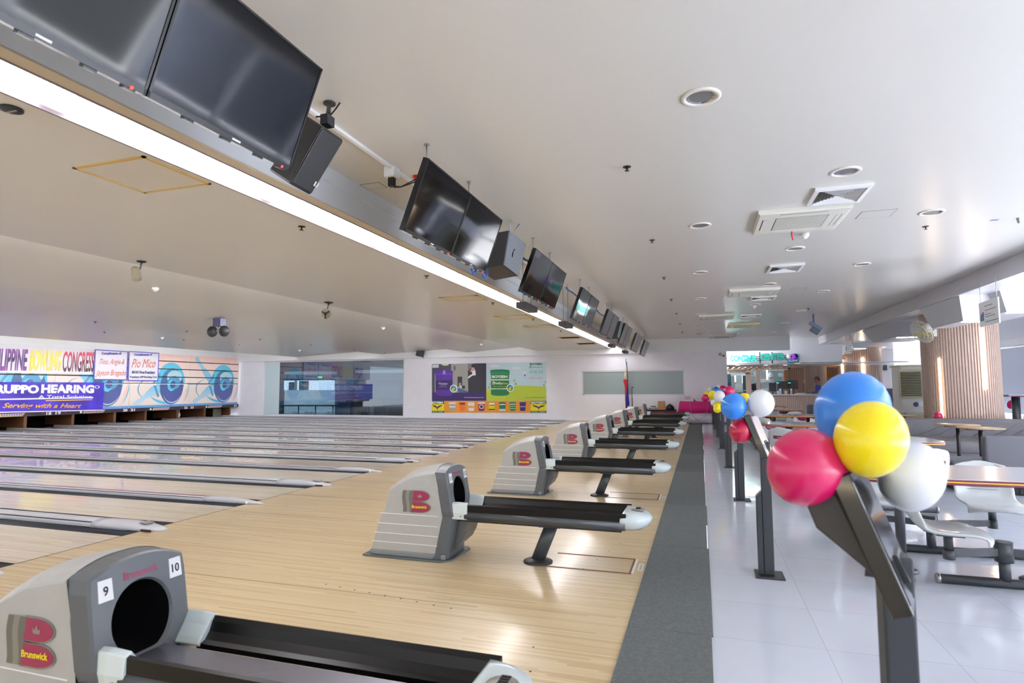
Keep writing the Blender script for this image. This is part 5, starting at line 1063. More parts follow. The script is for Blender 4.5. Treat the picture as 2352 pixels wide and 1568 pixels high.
# fittings on the near column
M_therm = mat('control_cream', (206, 198, 176), .5); M_fan = mat('fan_white', (210, 206, 200), .4)
p = PY(2173, 742, 15.05); a = cang(*c1, 2173); p = Vector((c1[0]+(c1[2]+.01)*cos(a), c1[1]+(c1[2]+.01)*sin(a), p.z)); Rz = Matrix.Rotation(a, 3, 'Z')
t = thing('wall_control', 'cream control box on the upper left of the big slatted column', 'control box', p)
MB().obox(p, .03, .24, .21, Rz).build('box', M_therm, t, bevel=.006); MB().obox(p+Rz @ Vector((.017, .01, .04)), .004, .09, .035, Rz).build('display', M_ink, t); MB().obox(p+Rz @ Vector((.018, 0, -.045)), .006, .22, .008, Rz).build('ridge', M_acd, t)
def fan(lab, base, hub, face, r, mroot=M_fan):
    t = thing('wall_fan', lab, 'fan', base, 'fans on the columns'); base, hub, face = Vector(base), Vector(hub), Vector(face).normalized()
    MB().bar(base, hub, .05, .06).obox(base, .06, .10, .16).build('arm', M_fan, t); MB().lathe([(.03, -.16), (.085, -.13), (.09, .0), (.05, .03)], hub, 14, axis=face).build('motor', M_fan, t)
    u = face.orthogonal().normalized(); v = face.cross(u); m = MB()
    for k, (rr, off) in enumerate(((r, .10), (r*.8, .15), (r*.55, .18), (r*.98, .06), (r*.75, .02))):
        pts = [hub+face*off+u*(rr*cos(2*pi*i/28))+v*(rr*sin(2*pi*i/28)) for i in range(29)]; m.tube(pts, .006, 5)
    for i in range(18): a = 2*pi*i/18; d = u*cos(a)+v*sin(a); m.tube([hub+face*.19+d*.04, hub+face*.16+d*r*.75, hub+face*.08+d*r, hub+face*.02+d*r*.75, hub+face*.0+d*.08], .004, 4)
    m.build('guard', M_fan, t); m = MB()
    for k in range(3):
        a = 2*pi*k/3+.3; d = u*cos(a)+v*sin(a); e = face.cross(d); h = hub+face*.09; m.add([h+d*.04-e*.03, h+d*r*.8-e*.11+face*.03, h+d*r*.88+e*.03, h+d*.05+e*.04-face*.02], [(0, 1, 2, 3)]); 
    b = m.build('blade', mat('fan_blade_yellow', (206, 200, 120), .4), t); b.modifiers.new('thick', 'SOLIDIFY').thickness = .004
a = cang(*c1, 2153); bs = Vector((c1[0]+c1[2]*cos(a), c1[1]+c1[2]*sin(a), PY(2155, 765, 15.3).z))
fan('white wall fan sticking out on the left of the big slatted column', bs, PY(2124, 757, 15.0), (-.8, -.3, -.5), .27)
a = cang(*c2, 1938); bs = Vector((c2[0]+c2[2]*cos(a), c2[1]+c2[2]*sin(a), 2.9))
fan('small white wall fan on the left of the column behind the blue balloon', bs, PY(1928, 797, 28.0), (-.3, -1, -.3), .24)
p = PY(1936, 818, 27.95); tag(MB().obox(p, .14, .10, .28).build('wall_control', M_slatc), 'small tan box under the fan on the column behind the blue balloon', 'control box')
# hanging notices
def notice(lab, q, ya, yb, logo=True):
    ps = [PY(q[0][0], q[0][1], ya), PY(q[1][0], q[1][1], yb), PY(q[2][0], q[2][1], yb), PY(q[3][0], q[3][1], ya)]; z1 = (ps[0].z+ps[1].z)/2; z0 = (ps[2].z+ps[3].z)/2
    A, B = Vector((ps[0].x, ya, 0)), Vector((ps[1].x, yb, 0)); xd = (B-A).normalized(); W = (B-A).length; nd = Vector((xd.y, -xd.x, 0)); P = lambda f, g, o=0.0: A+xd*(W*f)+Vector((0, 0, z0+(z1-z0)*g))+nd*o
    t = thing('hanging_notice', lab, 'sign', P(.5, 0), 'hanging notice boards')
    slab = lambda nm, f0, f1, g0, g1, o0, o1, m: MB().add([P(f, g, o) for o in (o0, o1) for g in (g0, g1) for f in (f0, f1)], [(0, 1, 3, 2), (4, 6, 7, 5), (0, 4, 5, 1), (1, 5, 7, 3), (3, 7, 6, 2), (2, 6, 4, 0)]).build(nm, m, t)
    slab('board', 0, 1, 0, 1, -.008, .008, M_wht)
    for f in (.08, .92): MB().cyl(P(f, 1), Vector((P(f, 1).x, P(f, 1).y, 3.0)), .004, n=6).build('hanger_wire', M_gal, t)
    for g, f0, f1 in ((.80, .30, .72), (.63, .32, .9), (.46, .32, .62), (.37, .32, .82), (.17, .32, .97)): slab('print_line', f0, f1, g-.014, g+.014, .008, .010, M_greyink)
    slab('logo_teal', .06, .24, .24, .42, .008, .0105, mat('sign_teal', (40, 130, 128), .4)); slab('logo_violet', .08, .25, .42, .58, .008, .0105, mat('sign_violet', (120, 60, 170), .4)); slab('logo_pale', .06, .17, .52, .66, .0105, .012, M_dlr)
notice('white hanging notice board in front of the big slatted column', ((2249, 695), (2293, 683), (2300, 741), (2251, 752)), 10.6, 9.86)
notice('white hanging notice board in front of the second slatted column', ((1941.5, 784), (1954, 781.5), (1956, 811), (1943, 814)), 21.2, 20.7)
# angular dropped ceiling coves over the seating
M_cove = mat('cove_grey', (190, 190, 196), .45); M_covel = mat('cove_lamp', (255, 250, 240), .4, emit=16)
for i, (u0, v0, u1, v1, y, dy, lab) in enumerate(((2056, 774, 2150, 774, 17.4, 2.0, 'left of the big column'), (2212, 737, 2262, 726, 12.6, 1.5, 'in front of the big column'), (2312, 716, 2420, 712, 12.2, 2.0, 'at the picture edge right of the big column'), (1962, 800, 1992, 795, 25.2, 1.8, 'above the second column'), (1905, 815, 1938, 810, 26.2, 2.2, 'left of the second column'), (1856, 823, 1896, 818, 26.0, 2.0, 'nearest the control counter'))):
    a, b = PY(u0, v0, y), PY(u1, v1, y); z = min(a.z, 2.93); w = b.x-a.x
    t = thing('ceiling_cove', 'angular pale grey dropped ceiling cove %s' % lab, 'ceiling cove', (a.x+w/2, y+dy/2, z), 'angular ceiling coves')
    e = .22*w**.5
    MB().ring([[(a.x-e, y-.25, 3.0), (b.x+e, y-.25, 3.0), (b.x+e, y+dy+.25, 3.0), (a.x-e, y+dy+.25, 3.0)], [(a.x, y, z), (b.x, y, z), (b.x, y+dy, z), (a.x, y+dy, z)]], 0, False).build('shell', M_cove, t)
    MB().box(a.x+w*.08, y+.06, z-.012, b.x-w*.08, y+.16, z-.001).build('lamp_strip', M_covel, t)
for i, (u, v, yy) in enumerate(((1960, 795, 24), (2030, 797, 23), (2320, 727, 13.5), (2108, 806, 27), (1880, 822, 28))):
    p = PZ(u, v, 2.998)
    p.y = min(p.y, 32.5)
    t = thing('downlight', 'lit round downlight, %s along the seating ceiling counting from the control counter sign' % ORD[[1, 2, 4, 3, 0][i]], 'downlight', p, 'lit downlights over the seating')
    MB().lathe([(.10, 0), (.10, -.008), (.08, -.008), (.078, -.002)], p, 20, caps=(False, False)).build('rim', M_wht, t); m = MB(); disc(m, p-Vector((0, 0, .003)), (0, 0, -1), .079, .079, (1, 0, 0), 18); m.build('lens', M_covel, t)
# ================================================================== control counter
M_cfront = slat = M_slat
t = thing('counter', 'long slatted wooden control counter with a pale top', 'counter', (3.2, 26.3, 0))
mb = slat_panel(MB(), 1.15, 5.6, 26.02, .08, 1.02, .07); mb.build('slatted_front', [M_slat, M_slatd], t); MB().box(1.05, 25.95, 1.02, 5.7, 26.7, 1.066).build('countertop', mat('counter_stone', (206, 200, 196), .3), t, bevel=.006); MB().box(1.15, 26.06, 0, 5.6, 26.62, 1.02).build('carcass', M_slatd, t)
M_mon = mat('monitor_black', (26, 26, 30), .35); M_mong = mat('monitor_glass', (34, 34, 42), .15)
for (u0, v0, u1, v1, lab) in ((1766.5, 879, 1782.5, 899, 'dark computer monitor on the control counter, leftmost of three'), (1786, 875, 1808, 893, 'dark computer monitor on the control counter, middle of three'), (1809, 873, 1832.5, 893, 'dark computer monitor on the control counter, rightmost of three')):
    a, b = PY(u0, v1, 26.35), PY(u1, v0, 26.35); cx = (a.x+b.x)/2
    t = thing('monitor', lab, 'monitor', (cx, 26.35, 1.066), 'monitors on the control counter')
    MB().box(a.x, 26.34, a.z, b.x, 26.37, b.z).build('screen_back', M_mon, t, bevel=.006); MB().box(cx-.03, 26.37, 1.07, cx+.03, 26.39, b.z-.08).build('stand', M_mon, t); MB().box(cx-.11, 26.28, 1.066, cx+.11, 26.46, 1.078).build('foot', M_mon, t)
M_teal = mat('display_teal', (60, 200, 190), .4, emit=.6)
for u, lab in ((1786, 'left black pole display with teal digits on the control counter'), (1813, 'right black pole display with teal digits on the control counter')):
    p = PY(u, 879, 26.15); t = thing('pole_display', lab, 'display', (p.x, 26.15, 1.066), 'pole displays')
    MB().box(p.x-.10, 26.13, p.z-.035, p.x+.10, 26.17, p.z+.035).build('head', M_mon, t, bevel=.006); MB().box(p.x-.05, 26.126, p.z-.018, p.x+.05, 26.129, p.z+.018).build('digits', M_teal, t); MB().cyl((p.x, 26.15, 1.07), (p.x, 26.15, p.z-.03), .018, n=10).lathe([(.001, 1.066), (.08, 1.066), (.02, 1.085)], (p.x, 26.15, 0), 16).build('pole', M_mon, t)
M_flw = mat('flower_white', (234, 230, 220), .6); M_flg = mat('flower_green', (110, 140, 70), .6)
for u, lab in ((1787, 'small white flower pot on the control counter, left of two'), (1805, 'small white flower pot on the control counter, right of two')):
    p = PY(u, 897, 26.05); t = thing('flower_pot', lab, 'flower pot', (p.x, 26.05, 1.066), 'flower pots on the counter')
    MB().lathe([(.001, 0), (.03, 0), (.04, .06), (.036, .06), (.001, .05)], (p.x, 26.05, 1.066), 12).build('pot', M_wht, t); m = MB()
    for k in range(7): a = k*.9; m.ball((p.x+.03*cos(a), 26.05+.03*sin(a), 1.15+.012*(k % 3)), .024, n=8, m=6)
    m.build('blossom', M_flw, t); MB().ball((p.x, 26.05, 1.135), .03, n=8, m=6).build('leaves', M_flg, t)
for u, lab in ((1792, 'white upright card holder on the control counter, left of two'), (1817, 'white upright card holder on the control counter, right of two')):
    p = PY(u, 890, 26.0); t = thing('card_holder', lab, 'card holder', (p.x, 26.0, 1.066), 'card holders on the counter')
    MB().box(p.x-.035, 26.0, 1.072, p.x+.035, 26.008, 1.29).build('card', M_wht, t); MB().box(p.x-.04, 25.97, 1.066, p.x+.04, 26.03, 1.074).build('foot', M_glossb, t); MB().box(p.x-.02, 25.998, 1.10, p.x+.0, 26.0, 1.20).build('print', M_bt, t)
p = PY(1836, 903, 26.1); t = thing('paper_stack', 'white heap of papers on the control counter right of the monitors', 'papers', (p.x, 26.1, 1.066))
for k in range(4): MB().obox((p.x+.02*k, 26.1, 1.071+.011*k), .36-.04*k, .24, .01, Matrix.Rotation(.3*k, 3, 'Z')).build('sheet', M_wht, t)
p = PY(1866, 902, 26.1); t = thing('tissue_box', 'small blue and teal box on the counter in front of the person', 'box', (p.x, 26.1, 1.066)); MB().box(p.x-.10, 26.04, 1.066, p.x-.02, 26.14, 1.12).build('teal_half', M_teal if False else mat('box_teal', (40, 150, 140), .5), t); MB().box(p.x-.018, 26.04, 1.066, p.x+.12, 26.14, 1.13).build('blue_half', mat('box_blue', (44, 60, 180), .5), t)
# sign
M_sg = mat('sign_green', (22, 138, 124), .35, coat=.3); M_sgd = mat('sign_green_dark', (16, 92, 86), .4); M_rod = mat('sign_rod_black', (30, 30, 34), .5); YS2 = 25.16
t = thing('wall_sign', 'green raised CONTROL CENTER letters on black rails over the counter', 'sign', PY(1740, 832, YS2))
A, B = PY(1671, 830, YS2+.05), PY(1840, 823, YS2+.05)
for dv in (-9, -4.5, 0): MB().cyl(PY(1671, 830+dv, YS2+.05), PY(1838, 824+dv, YS2+.05), .012, n=8).build('rail', M_rod, t)
for u in (1745, 1773): MB().box(PY(u-1.2, 804, YS2+.06).x, YS2+.06, PY(u, 834, YS2).z, PY(u+1.2, 804, YS2+.06).x, YS2+.10, PY(u, 808, YS2).z).build('hanger', M_rod, t)
for s, ua, ub, vb, vt in (('CONTROL', 1677, 1739, 831.5, 815.5), ('CENTER', 1746, 1803.5, 828, 812)):
    a, b = PY(ua, vb, YS2), PY(ub, vb-(ub-ua)*.045, YS2); h = PY(ua, vt, YS2).z-a.z; b.z = a.z+.02
    o = text(s, a, b-a, (0, 0, 1), (b-a).length, h, M_sg, t, bold=.07, depth=.12); 
t = thing('logo_sign', 'purple and teal lane-logo board beside the green letters', 'sign', PY(1822, 834, YS2-.05))
def sq(name, u0, v0, u1, v1, o, m):
    a, b = PY(u0, v1, YS2-.05-o), PY(u1, v0, YS2-.05-o); return MB().box(a.x, a.y, a.z, b.x, a.y+.02, b.z).build(name, m, t)
sq('board', 1809, 822, 1835, 833, 0, mat('logo_teal', (40, 140, 140), .4)); sq('board_lower', 1811, 826, 1833, 830.5, .03, mat('logo_purple', (126, 62, 160), .4))
for u, v, r, c in ((1825, 819, 7, (136, 60, 190)), (1813, 818, 5.5, (228, 224, 236)), (1832, 815.5, 4, (120, 190, 220))):
    p = PY(u, v, YS2-.06); k = r*25/1350; m = MB(); m.lathe([(.001, 0), (k, 0), (k, .02), (.001, .02)], p, 20, axis=(0, 1, 0)); m.build('logo_ball', mat('logo_%d' % u, c, .35), t)
a = PY(1812.5, 830, YS2-.09); text('E-LANES', a, (1, 0, .03), (0, 0, 1), PY(1832, 830, YS2-.09).x-a.x, .06, M_wht, t, bold=.02)
for u, v in ((1694, 839), (1759, 838.5), (1770, 835.5), (1804, 838.5), (1832, 833.5)):
    p = PZ(u, v, 2.258)
    if p.y > 28: p.y = 28
    t = thing('downlight', 'lit flat downlight under the control centre sign, %s from the left' % ORD[[1694, 1759, 1770, 1804, 1832].index(u)], 'downlight', p, 'lit downlights under the sign')
    MB().lathe([(.09, 0), (.10, -.006), (.10, 0)], p, 18, caps=(False, False)).build('rim', M_wht, t); m = MB(); disc(m, p-Vector((0, 0, .003)), (0, 0, -1), .09, .09, (1, 0, 0), 16); m.build('lens', mat('flat_downlight_lens', (255, 250, 240), .4, emit=2.5), t)
# glazed front behind the counter
YG = 31.0; gq = lambda x, y, o=0.0: PY(1640+x/7.84, 780+y/7.84, YG-o)
def gbox(name, x0, y0, x1, y1, m, o=0.0, th=.05, par=None):
    a, b = gq(x0, y1, o), gq(x1, y0, o); z0 = 0 if y1 > 1000 else a.z; ob = MB().box(a.x, YG-o, z0, b.x, YG-o+th, b.z).build(name, m, par)
    if par is None: ob['kind'] = 'structure'
    return ob
M_frm = mat('shopfront_white', (232, 230, 228), .4); M_teald = mat('door_teal', (22, 88, 118), .3); M_shopd = mat('shop_interior_dark', (44, 46, 52), .6); M_shopg = mat('shop_interior_grey', (150, 156, 150), .6)
wt = thing('door_1', None, None, gq(420, 1100)); wt['kind'] = 'structure'
gbox('transom_glass', 248, 540, 582, 592, mat('transom_blue_grey', (140, 164, 180), .2), 0, .02, wt); gbox('door_frame', 236, 595, 640, 618, M_frm, .04, .08, wt); gbox('door_frame', 236, 525, 640, 540, M_frm, .04, .08, wt)
gbox('door_frame', 585, 530, 662, 1100, M_frm, .04, .08, wt); gbox('door_panel', 250, 618, 300, 1100, M_teald, 0, .04, wt); gbox('door_panel', 528, 645, 585, 1100, M_teald, 0, .04, wt); gbox('door_glass', 300, 640, 528, 1100, M_shop, 0, .01, wt); gbox('push_bar', 360, 908, 590, 922, M_frm, .08, .03, wt)
ww = thing('window_3', None, None, gq(980, 1100)); ww['kind'] = 'structure'
gbox('window_frame', 640, 515, 1330, 545, M_frm, .04, .08, ww); gbox('window_frame', 775, 545, 822, 1100, M_frm, .03, .07, ww); gbox('window_frame', 1280, 545, 1310, 1100, M_slatc, .03, .07, ww); gbox('glass', 662, 545, 1280, 1100, M_shop, 0, .01, ww)
b0, b1 = gq(240, 1200), gq(1400, 500); mb = MB().box(b0.x-.3, 34.5, 0, b1.x+.4, 34.6, 2.6); struct('wall_shop_back', mb, M_shopg)
def sbox(name, lab, cat, x0, y0, x1, y1, yy, m, dep=.3):
    a, b = PY(1640+x0/7.84, 780+y1/7.84, yy), PY(1640+x1/7.84, 780+y0/7.84, yy); z0 = 0 if y1 > 1000 else a.z
    return tag(MB().box(a.x, yy, z0, b.x, yy+dep, b.z).build(name, m), lab, cat)
sbox('shop_cabinet', 'dark cabinet behind the glass door beyond the counter', 'cabinet', 300, 660, 400, 1100, 32.4, M_shopd); sbox('drink_cooler', 'pale grey vending cooler with gold print behind the glass door', 'cooler', 395, 790, 500, 1100, 32.0, mat('cooler_grey', (170, 170, 160), .4)); sbox('menu_screen', 'dark square screen behind the shop window beyond the counter', 'screen', 822, 550, 940, 700, 32.2, M_shopd, .1); sbox('speaker_stack', 'dark upright cabinet behind the left of the shop window', 'cabinet', 668, 655, 750, 1100, 32.3, M_shopd); sbox('white_cupboard', 'tall white cupboard behind the shop window', 'cupboard', 865, 705, 1080, 1100, 32.6, M_white)
for x0, y0, y1, lab in ((372, 645, 760, 'warm vertical light tube behind the glass door, left of two'), (510, 645, 785, 'warm vertical light tube behind the glass door, right of two'), (790, 545, 725, 'warm vertical light tube behind the shop window, left of two'), (945, 545, 718, 'warm vertical light tube behind the shop window, right of two')): sbox('light_tube', lab, 'light tube', x0, y0, x0+22, y1, 31.6, M_led2, .04)['group'] = 'warm light tubes behind the shop glass'
for x, r, lab in ((1015, 42, 'white round wall fan behind the shop window, larger one'), (1195, 36, 'white round wall fan behind the shop window, dimmer one')):
    p = PY(1640+x/7.84, 780+635/7.84, 32.0); k = r/7.84*32/1350; t = thing('round_fan', lab, 'fan', p, 'round fans in the shop'); MB().lathe([(.001, -.05), (k*.6, -.04), (k, 0), (k*.9, .04), (.001, .05)], p, 18, axis=(0, 1, 0)).build('guard', M_white, t); MB().bar(p, p+Vector((0, .2, -.2)), .03, .03).build('bracket', M_ink, t)
p = gq(1632, 750, .03); MB_s = MB().box(p.x-.06, YG-.04, p.z-.10, p.x+.06, YG-.024, p.z+.10).build('wall_switch', M_wht); tag(MB_s, 'white wall switch on the wood slats right of the monitors', 'switch')
c = PY(1812, 843.5, 28.3); t = thing('dome_camera', 'small dark dome camera at the corner of the slatted wood ceiling', 'camera', c); MB().lathe([(.001, .03), (.09, .03), (.10, -.01), (.07, -.05), (.001, -.07)], (c.x, 28.3, 2.228), 16).build('body', M_wht, t); MB().ball((c.x, 28.26, 2.175), .05, n=10, m=8).build('lens', M_ink, t)
c = PY(1656, 814, YW-.16); t = thing('dome_camera', 'small white bullet camera at the top of the wall left of the green letters', 'camera', c); MB().cyl(c+Vector((0, .085, .06)), c, .03, n=10).build('mount', M_wht, t); MB().cyl(c+Vector((-.05, .03, .02)), c+Vector((.09, -.12, -.06)), .05, n=12).build('body', M_dlr, t); MB().cyl(c+Vector((.09, -.12, -.06)), c+Vector((.1, -.13, -.065)), .038, n=12).build('lens', M_ink, t)
# shelf, cabinets, cooler on the right
a = PY(1895, 850, 29.8); b = PY(1925, 880, 29.8); t = thing('display_shelf', 'tan open display shelf between the two distant columns', 'shelf', ((a.x+b.x)/2, 30, 0)); MB().box(a.x, 29.9, 0, b.x, 30.1, a.z).build('back', M_slatc, t); MB().box(a.x+.25, 29.86, 1.2, b.x, 29.9, a.z).build('door', mat('shelf_door_tan', (180, 146, 116), .5), t); MB().box(a.x, 29.7, 1.75, b.x, 29.9, 1.78).build('board', M_slatc, t)
a = PY(2030, 892, 27); b = PY(2066, 892, 27); t = thing('cabinet', 'navy cabinet against the white wall left of the air cooler', 'cabinet', ((a.x+b.x)/2, 27.2, 0)); M_nv = mat('cabinet_navy', (38, 42, 66), .45); MB().box(a.x, 27, 0, b.x, 27.6, a.z).build('body', M_nv, t); MB().box(b.x-.12, 26.98, .05, b.x, 27, a.z-.02).build('side_panel', M_ink, t); MB().box(b.x-.02, 26.97, a.z-.08, b.x+.3, 27.2, a.z+.02).build('teal_tray', M_sg, t)
a, b = PY(2028, 850, 30), PY(2034, 831, 30); tag(MB().box(a.x, 30, a.z, b.x+.05, 30.06, b.z).build('wall_screen', M_mon), 'small dark wall screen right of the second column', 'screen')
struct('wall_white_panel', MB().box(PY(2026, 850, 30.1).x, 30.1, 0, PY(2054, 850, 30.1).x, 30.2, 3.0), M_white)
YC = 21.0; cq = lambda x, y, o=0.0: PY(2030+x/4.9, 680+y/4.9, YC-o)
M_clr = mat('cooler_khaki', (176, 170, 138), .5, noise=(4, .05)); M_clrw = mat('cooler_white_side', (212, 208, 200), .5); M_clrd = mat('cooler_dark_slot', (44, 40, 34), .7)
a, b = cq(190, 1300), cq(620, 780); t = thing('air_cooler', 'large khaki evaporative air cooler with dark louvres beyond the left sofa', 'air cooler', ((a.x+b.x)/2, YC+.4, 0))
MB().box(a.x+.05, YC, .55, b.x, YC+.9, b.z).build('body', M_clrw, t, bevel=.02); MB().box(a.x, YC-.02, b.z-.02, b.x, YC+.92, b.z+.03).build('lid', M_clr, t, bevel=.01); MB().box(a.x+.12, YC-.01, .18, b.x-.05, YC+.85, .56).build('tank', M_clr, t, bevel=.02)
l0, l1 = cq(180, 1145, .06), cq(465, 825, .06); MB().box(l0.x, YC-.10, l0.z, l1.x, YC, l1.z).build('louvre_frame', M_clr, t, bevel=.015); s0, s1 = cq(200, 1130, .1), cq(412, 850, .1); MB().box(s0.x, YC-.103, s0.z, s1.x, YC-.09, s1.z).build('slot_back', M_clrd, t)
m = MB(); n = 15
for k in range(n): z = s0.z+(s1.z-s0.z)*(k+.5)/n; m.obox(((s0.x+s1.x)/2, YC-.11, z), s1.x-s0.x, .045, .012, Matrix.Rotation(.5, 3, 'X'))
m.build('louvre', M_clr, t)
p = cq(365, 1218, .03); m = MB(); m.lathe([(.001, 0), (.07, 0), (.07, .02), (.001, .02)], p, 16, axis=(0, 1, 0)); m.build('badge', mat('badge_blue', (60, 64, 110), .4), t); p = cq(430, 1210, .03); MB().box(p.x-.09, YC-.03, p.z-.07, p.x+.09, YC-.015, p.z+.07).build('sticker', M_wht, t)
for dx in (.2, 1.0): MB().cyl((a.x+dx, YC+.2, 0), (a.x+dx, YC+.2, .2), .05, n=12).build('wheel', M_black, t)
a, b = PY(2144, 945, 19.2), PY(2156, 893, 19.2); t = thing('floor_speaker', 'tall dark brown floor speaker with a white cone left of the big column', 'speaker', ((a.x+b.x)/2, 19.35, 0)); MB().box(a.x, 19.2, 0, b.x+.1, 19.5, b.z).build('cabinet', mat('speaker_brown', (66, 56, 50), .5), t); p = PY(2152.5, 898, 19.19); m = MB(); m.lathe([(.001, 0), (.055, 0), (.055, .01), (.001, .01)], p, 14, axis=(0, 1, 0)); m.build('cone', M_therm, t)
# ================================================================== person behind the counter
PX0, PY0 = PY(1880, 880, 27.3).x, 27.3
t = thing('person', 'person in a brown cap and blue polo shirt behind the control counter, facing left', 'person', (PX0, PY0, 0))
def skin(name, pts, edges, m, par, root=0, sub=2):
    me = bpy.data.meshes.new(name); base = wl(par); me.from_pydata([tuple(Vector(p[:3])-base) for p in pts], edges, []); o = bpy.data.objects.new(name, me); COL.objects.link(o); o.parent = par; me.materials.append(m)
    o.modifiers.new('skin', 'SKIN').use_smooth_shade = True
    for i, p in enumerate(pts): r = p[3]; me.skin_vertices[0].data[i].radius = (r, p[4] if len(p) > 4 else r); me.skin_vertices[0].data[i].use_root = i == root
    s = o.modifiers.new('sub', 'SUBSURF'); s.levels = s.render_levels = sub; return o
M_skin = mat('skin', (150, 104, 82), .5); M_shirt = mat('polo_blue', (34, 84, 190), .7); M_cap2 = mat('cap_brown', (96, 72, 62), .8); M_hair = mat('hair_black', (24, 20, 20), .6); M_tr = mat('trousers_dark', (40, 42, 54), .7)
X, Y = PX0, PY0
P = [(X, Y, .90, .13), (X, Y, 1.12, .12), (X-.01, Y, 1.33, .13), (X-.015, Y, 1.43, .07), (X-.03, Y, 1.50, .05), (X-.04, Y, 1.58, .075), (X-.045, Y, 1.68, .085), (X-.04, Y, 1.745, .05),
     (X-.01, Y-.19, 1.38, .06), (X-.10, Y-.24, 1.14, .042), (X-.30, Y-.26, 1.115, .032), (X-.37, Y-.26, 1.11, .03), (X-.01, Y+.19, 1.38, .06), (X-.06, Y+.24, 1.12, .042), (X-.27, Y+.20, 1.10, .032), (X-.34, Y+.19, 1.10, .03),
     (X, Y-.09, .82, .085), (X-.01, Y-.10, .47, .06), (X+.01, Y-.10, .09, .042), (X-.13, Y-.11, .04, .035), (X, Y+.09, .82, .085), (X-.01, Y+.10, .47, .06), (X+.01, Y+.10, .09, .042), (X-.13, Y+.11, .04, .035)]
E_ = [(0, 1), (1, 2), (2, 3), (3, 4), (4, 5), (5, 6), (6, 7), (2, 8), (8, 9), (9, 10), (10, 11), (2, 12), (12, 13), (13, 14), (14, 15), (0, 16), (16, 17), (17, 18), (18, 19), (0, 20), (20, 21), (21, 22), (22, 23)]
skin('body', P, E_, M_skin, t)
skin('polo_shirt', [(X, Y, .88, .145), (X, Y, 1.12, .135), (X-.01, Y, 1.33, .145), (X-.015, Y, 1.425, .085), (X-.01, Y-.20, 1.37, .075), (X-.07, Y-.235, 1.21, .065), (X-.01, Y+.20, 1.37, .075), (X-.05, Y+.235, 1.20, .065)], [(0, 1), (1, 2), (2, 3), (2, 4), (4, 5), (2, 6), (6, 7)], M_shirt, t)
skin('trousers', [(X, Y, .90, .14), (X, Y-.09, .80, .10), (X-.01, Y-.10, .47, .075), (X+.005, Y-.10, .10, .06), (X, Y+.09, .80, .10), (X-.01, Y+.10, .47, .075), (X+.005, Y+.10, .10, .06)], [(0, 1), (1, 2), (2, 3), (0, 4), (4, 5), (5, 6)], M_tr, t)
for s in (-1, 1):
    hx, hy, hz = X-.385 if s < 0 else X-.355, Y+(-.26 if s < 0 else .19), 1.105
    pts = [(hx, hy, hz, .022), (hx-.05, hy, hz, .024)]; ed = [(0, 1)]
    for k in range(4): dy = (k-1.5)*.017; L = (.055, .065, .062, .048)[k]; b = len(pts); pts += [(hx-.075, hy+dy, hz+.002, .009), (hx-.075-L*.6, hy+dy*1.1, hz-.004, .008), (hx-.075-L, hy+dy*1.1, hz-.018, .007)]; ed += [(1, b), (b, b+1), (b+1, b+2)]
    b = len(pts); pts += [(hx-.03, hy+s*.03, hz+.004, .010), (hx-.06, hy+s*.045, hz-.004, .009)]; ed += [(0, b), (b, b+1)]
    skin('hand', pts, ed, M_skin, t, sub=1)
H = Vector((X-.045, Y, 1.66))
MB().ball(H+Vector((.02, 0, -.005)), .092, .078, .085, 16, 10).build('hair', M_hair, t)
MB().ball(H+Vector((-.02, 0, -.02)), .088, .068, .105, 16, 12).ball(H+Vector((-.112, 0, -.02)), .018, .012, .016, 8, 6).ball(H+Vector((.005, -.07, -.02)), .02, .01, .03, 8, 6).ball(H+Vector((.005, .07, -.02)), .02, .01, .03, 8, 6).ball(H+Vector((-.06, 0, -.10)), .035, .035, .025, 10, 6).build('face', M_skin, t)
m = MB()
for s in (-1, 1): m.ball(H+Vector((-.098, s*.03, .0)), .008, .012, .007, 8, 6)
m.box(H.x-.106, H.y-.022, H.z-.072, H.x-.094, H.y+.022, H.z-.064).build('eyes_and_mouth', M_hair, t)
m = MB(); m.lathe([(.097, 0), (.10, .03), (.09, .075), (.05, .105), (.001, .112)], H+Vector((0, 0, .015)), 18); m.prism([(-.08, -.075), (-.15, -.06), (-.185, 0), (-.15, .06), (-.08, .075)], lambda p, q, z: H+Vector((p, q, z+(p+.08)*.25)), .018, .026); m.build('cap', M_cap2, t)
# ================================================================== back-wall corner: flag, mic stand, tables and what lies on them
t = thing('flag', 'furled red, blue and white national flag on a pole against the back wall', 'flag', (-2.84, 23.85, 0))
MB().cyl((-2.84, 23.85, .02), (-2.84, 23.85, 2.46), .014, n=10).lathe([(.001, 0), (.016, 0), (.02, .03), (.001, .06)], (-2.84, 23.85, 2.46), 10).build('pole', M_gal, t); MB().lathe([(.001, 0), (.17, 0), (.17, .02), (.03, .05)], (-2.84, 23.85, 0), 18).build('foot', M_gal, t)
fq = lambda x, y: PY(1320+x/6.533, 810+y/6.533, 23.80)
def fcloth(name, rows, m, off=0.0):
    rings = []
    for x0, x1, y in rows:
        a, b = fq(x0, y), fq(x1, y); rings.append([a+(b-a)*(j/8)+Vector((0, -.05*abs(sin(j*1.25))-off, 0)) for j in range(9)])
    o = MB().ring(rings, 0, True, (False, False), False).build(name, m, t); o.modifiers.new('thick', 'SOLIDIFY').thickness = .008
M_fw, M_fr2, M_fb, M_fy = mat('flag_white', (232, 230, 226), .7), mat('flag_red', (196, 28, 48), .7), mat('flag_blue', (44, 48, 160), .7), mat('flag_gold', (230, 196, 60), .6)
fcloth('white_field', [(768, 782, 130), (755, 792, 240), (742, 798, 330), (734, 800, 400)], M_fw); fcloth('red_field', [(734, 800, 400), (732, 800, 440), (748, 802, 480), (755, 806, 560), (756, 790, 650), (758, 775, 720), (764, 800, 830)], M_fr2, .01)
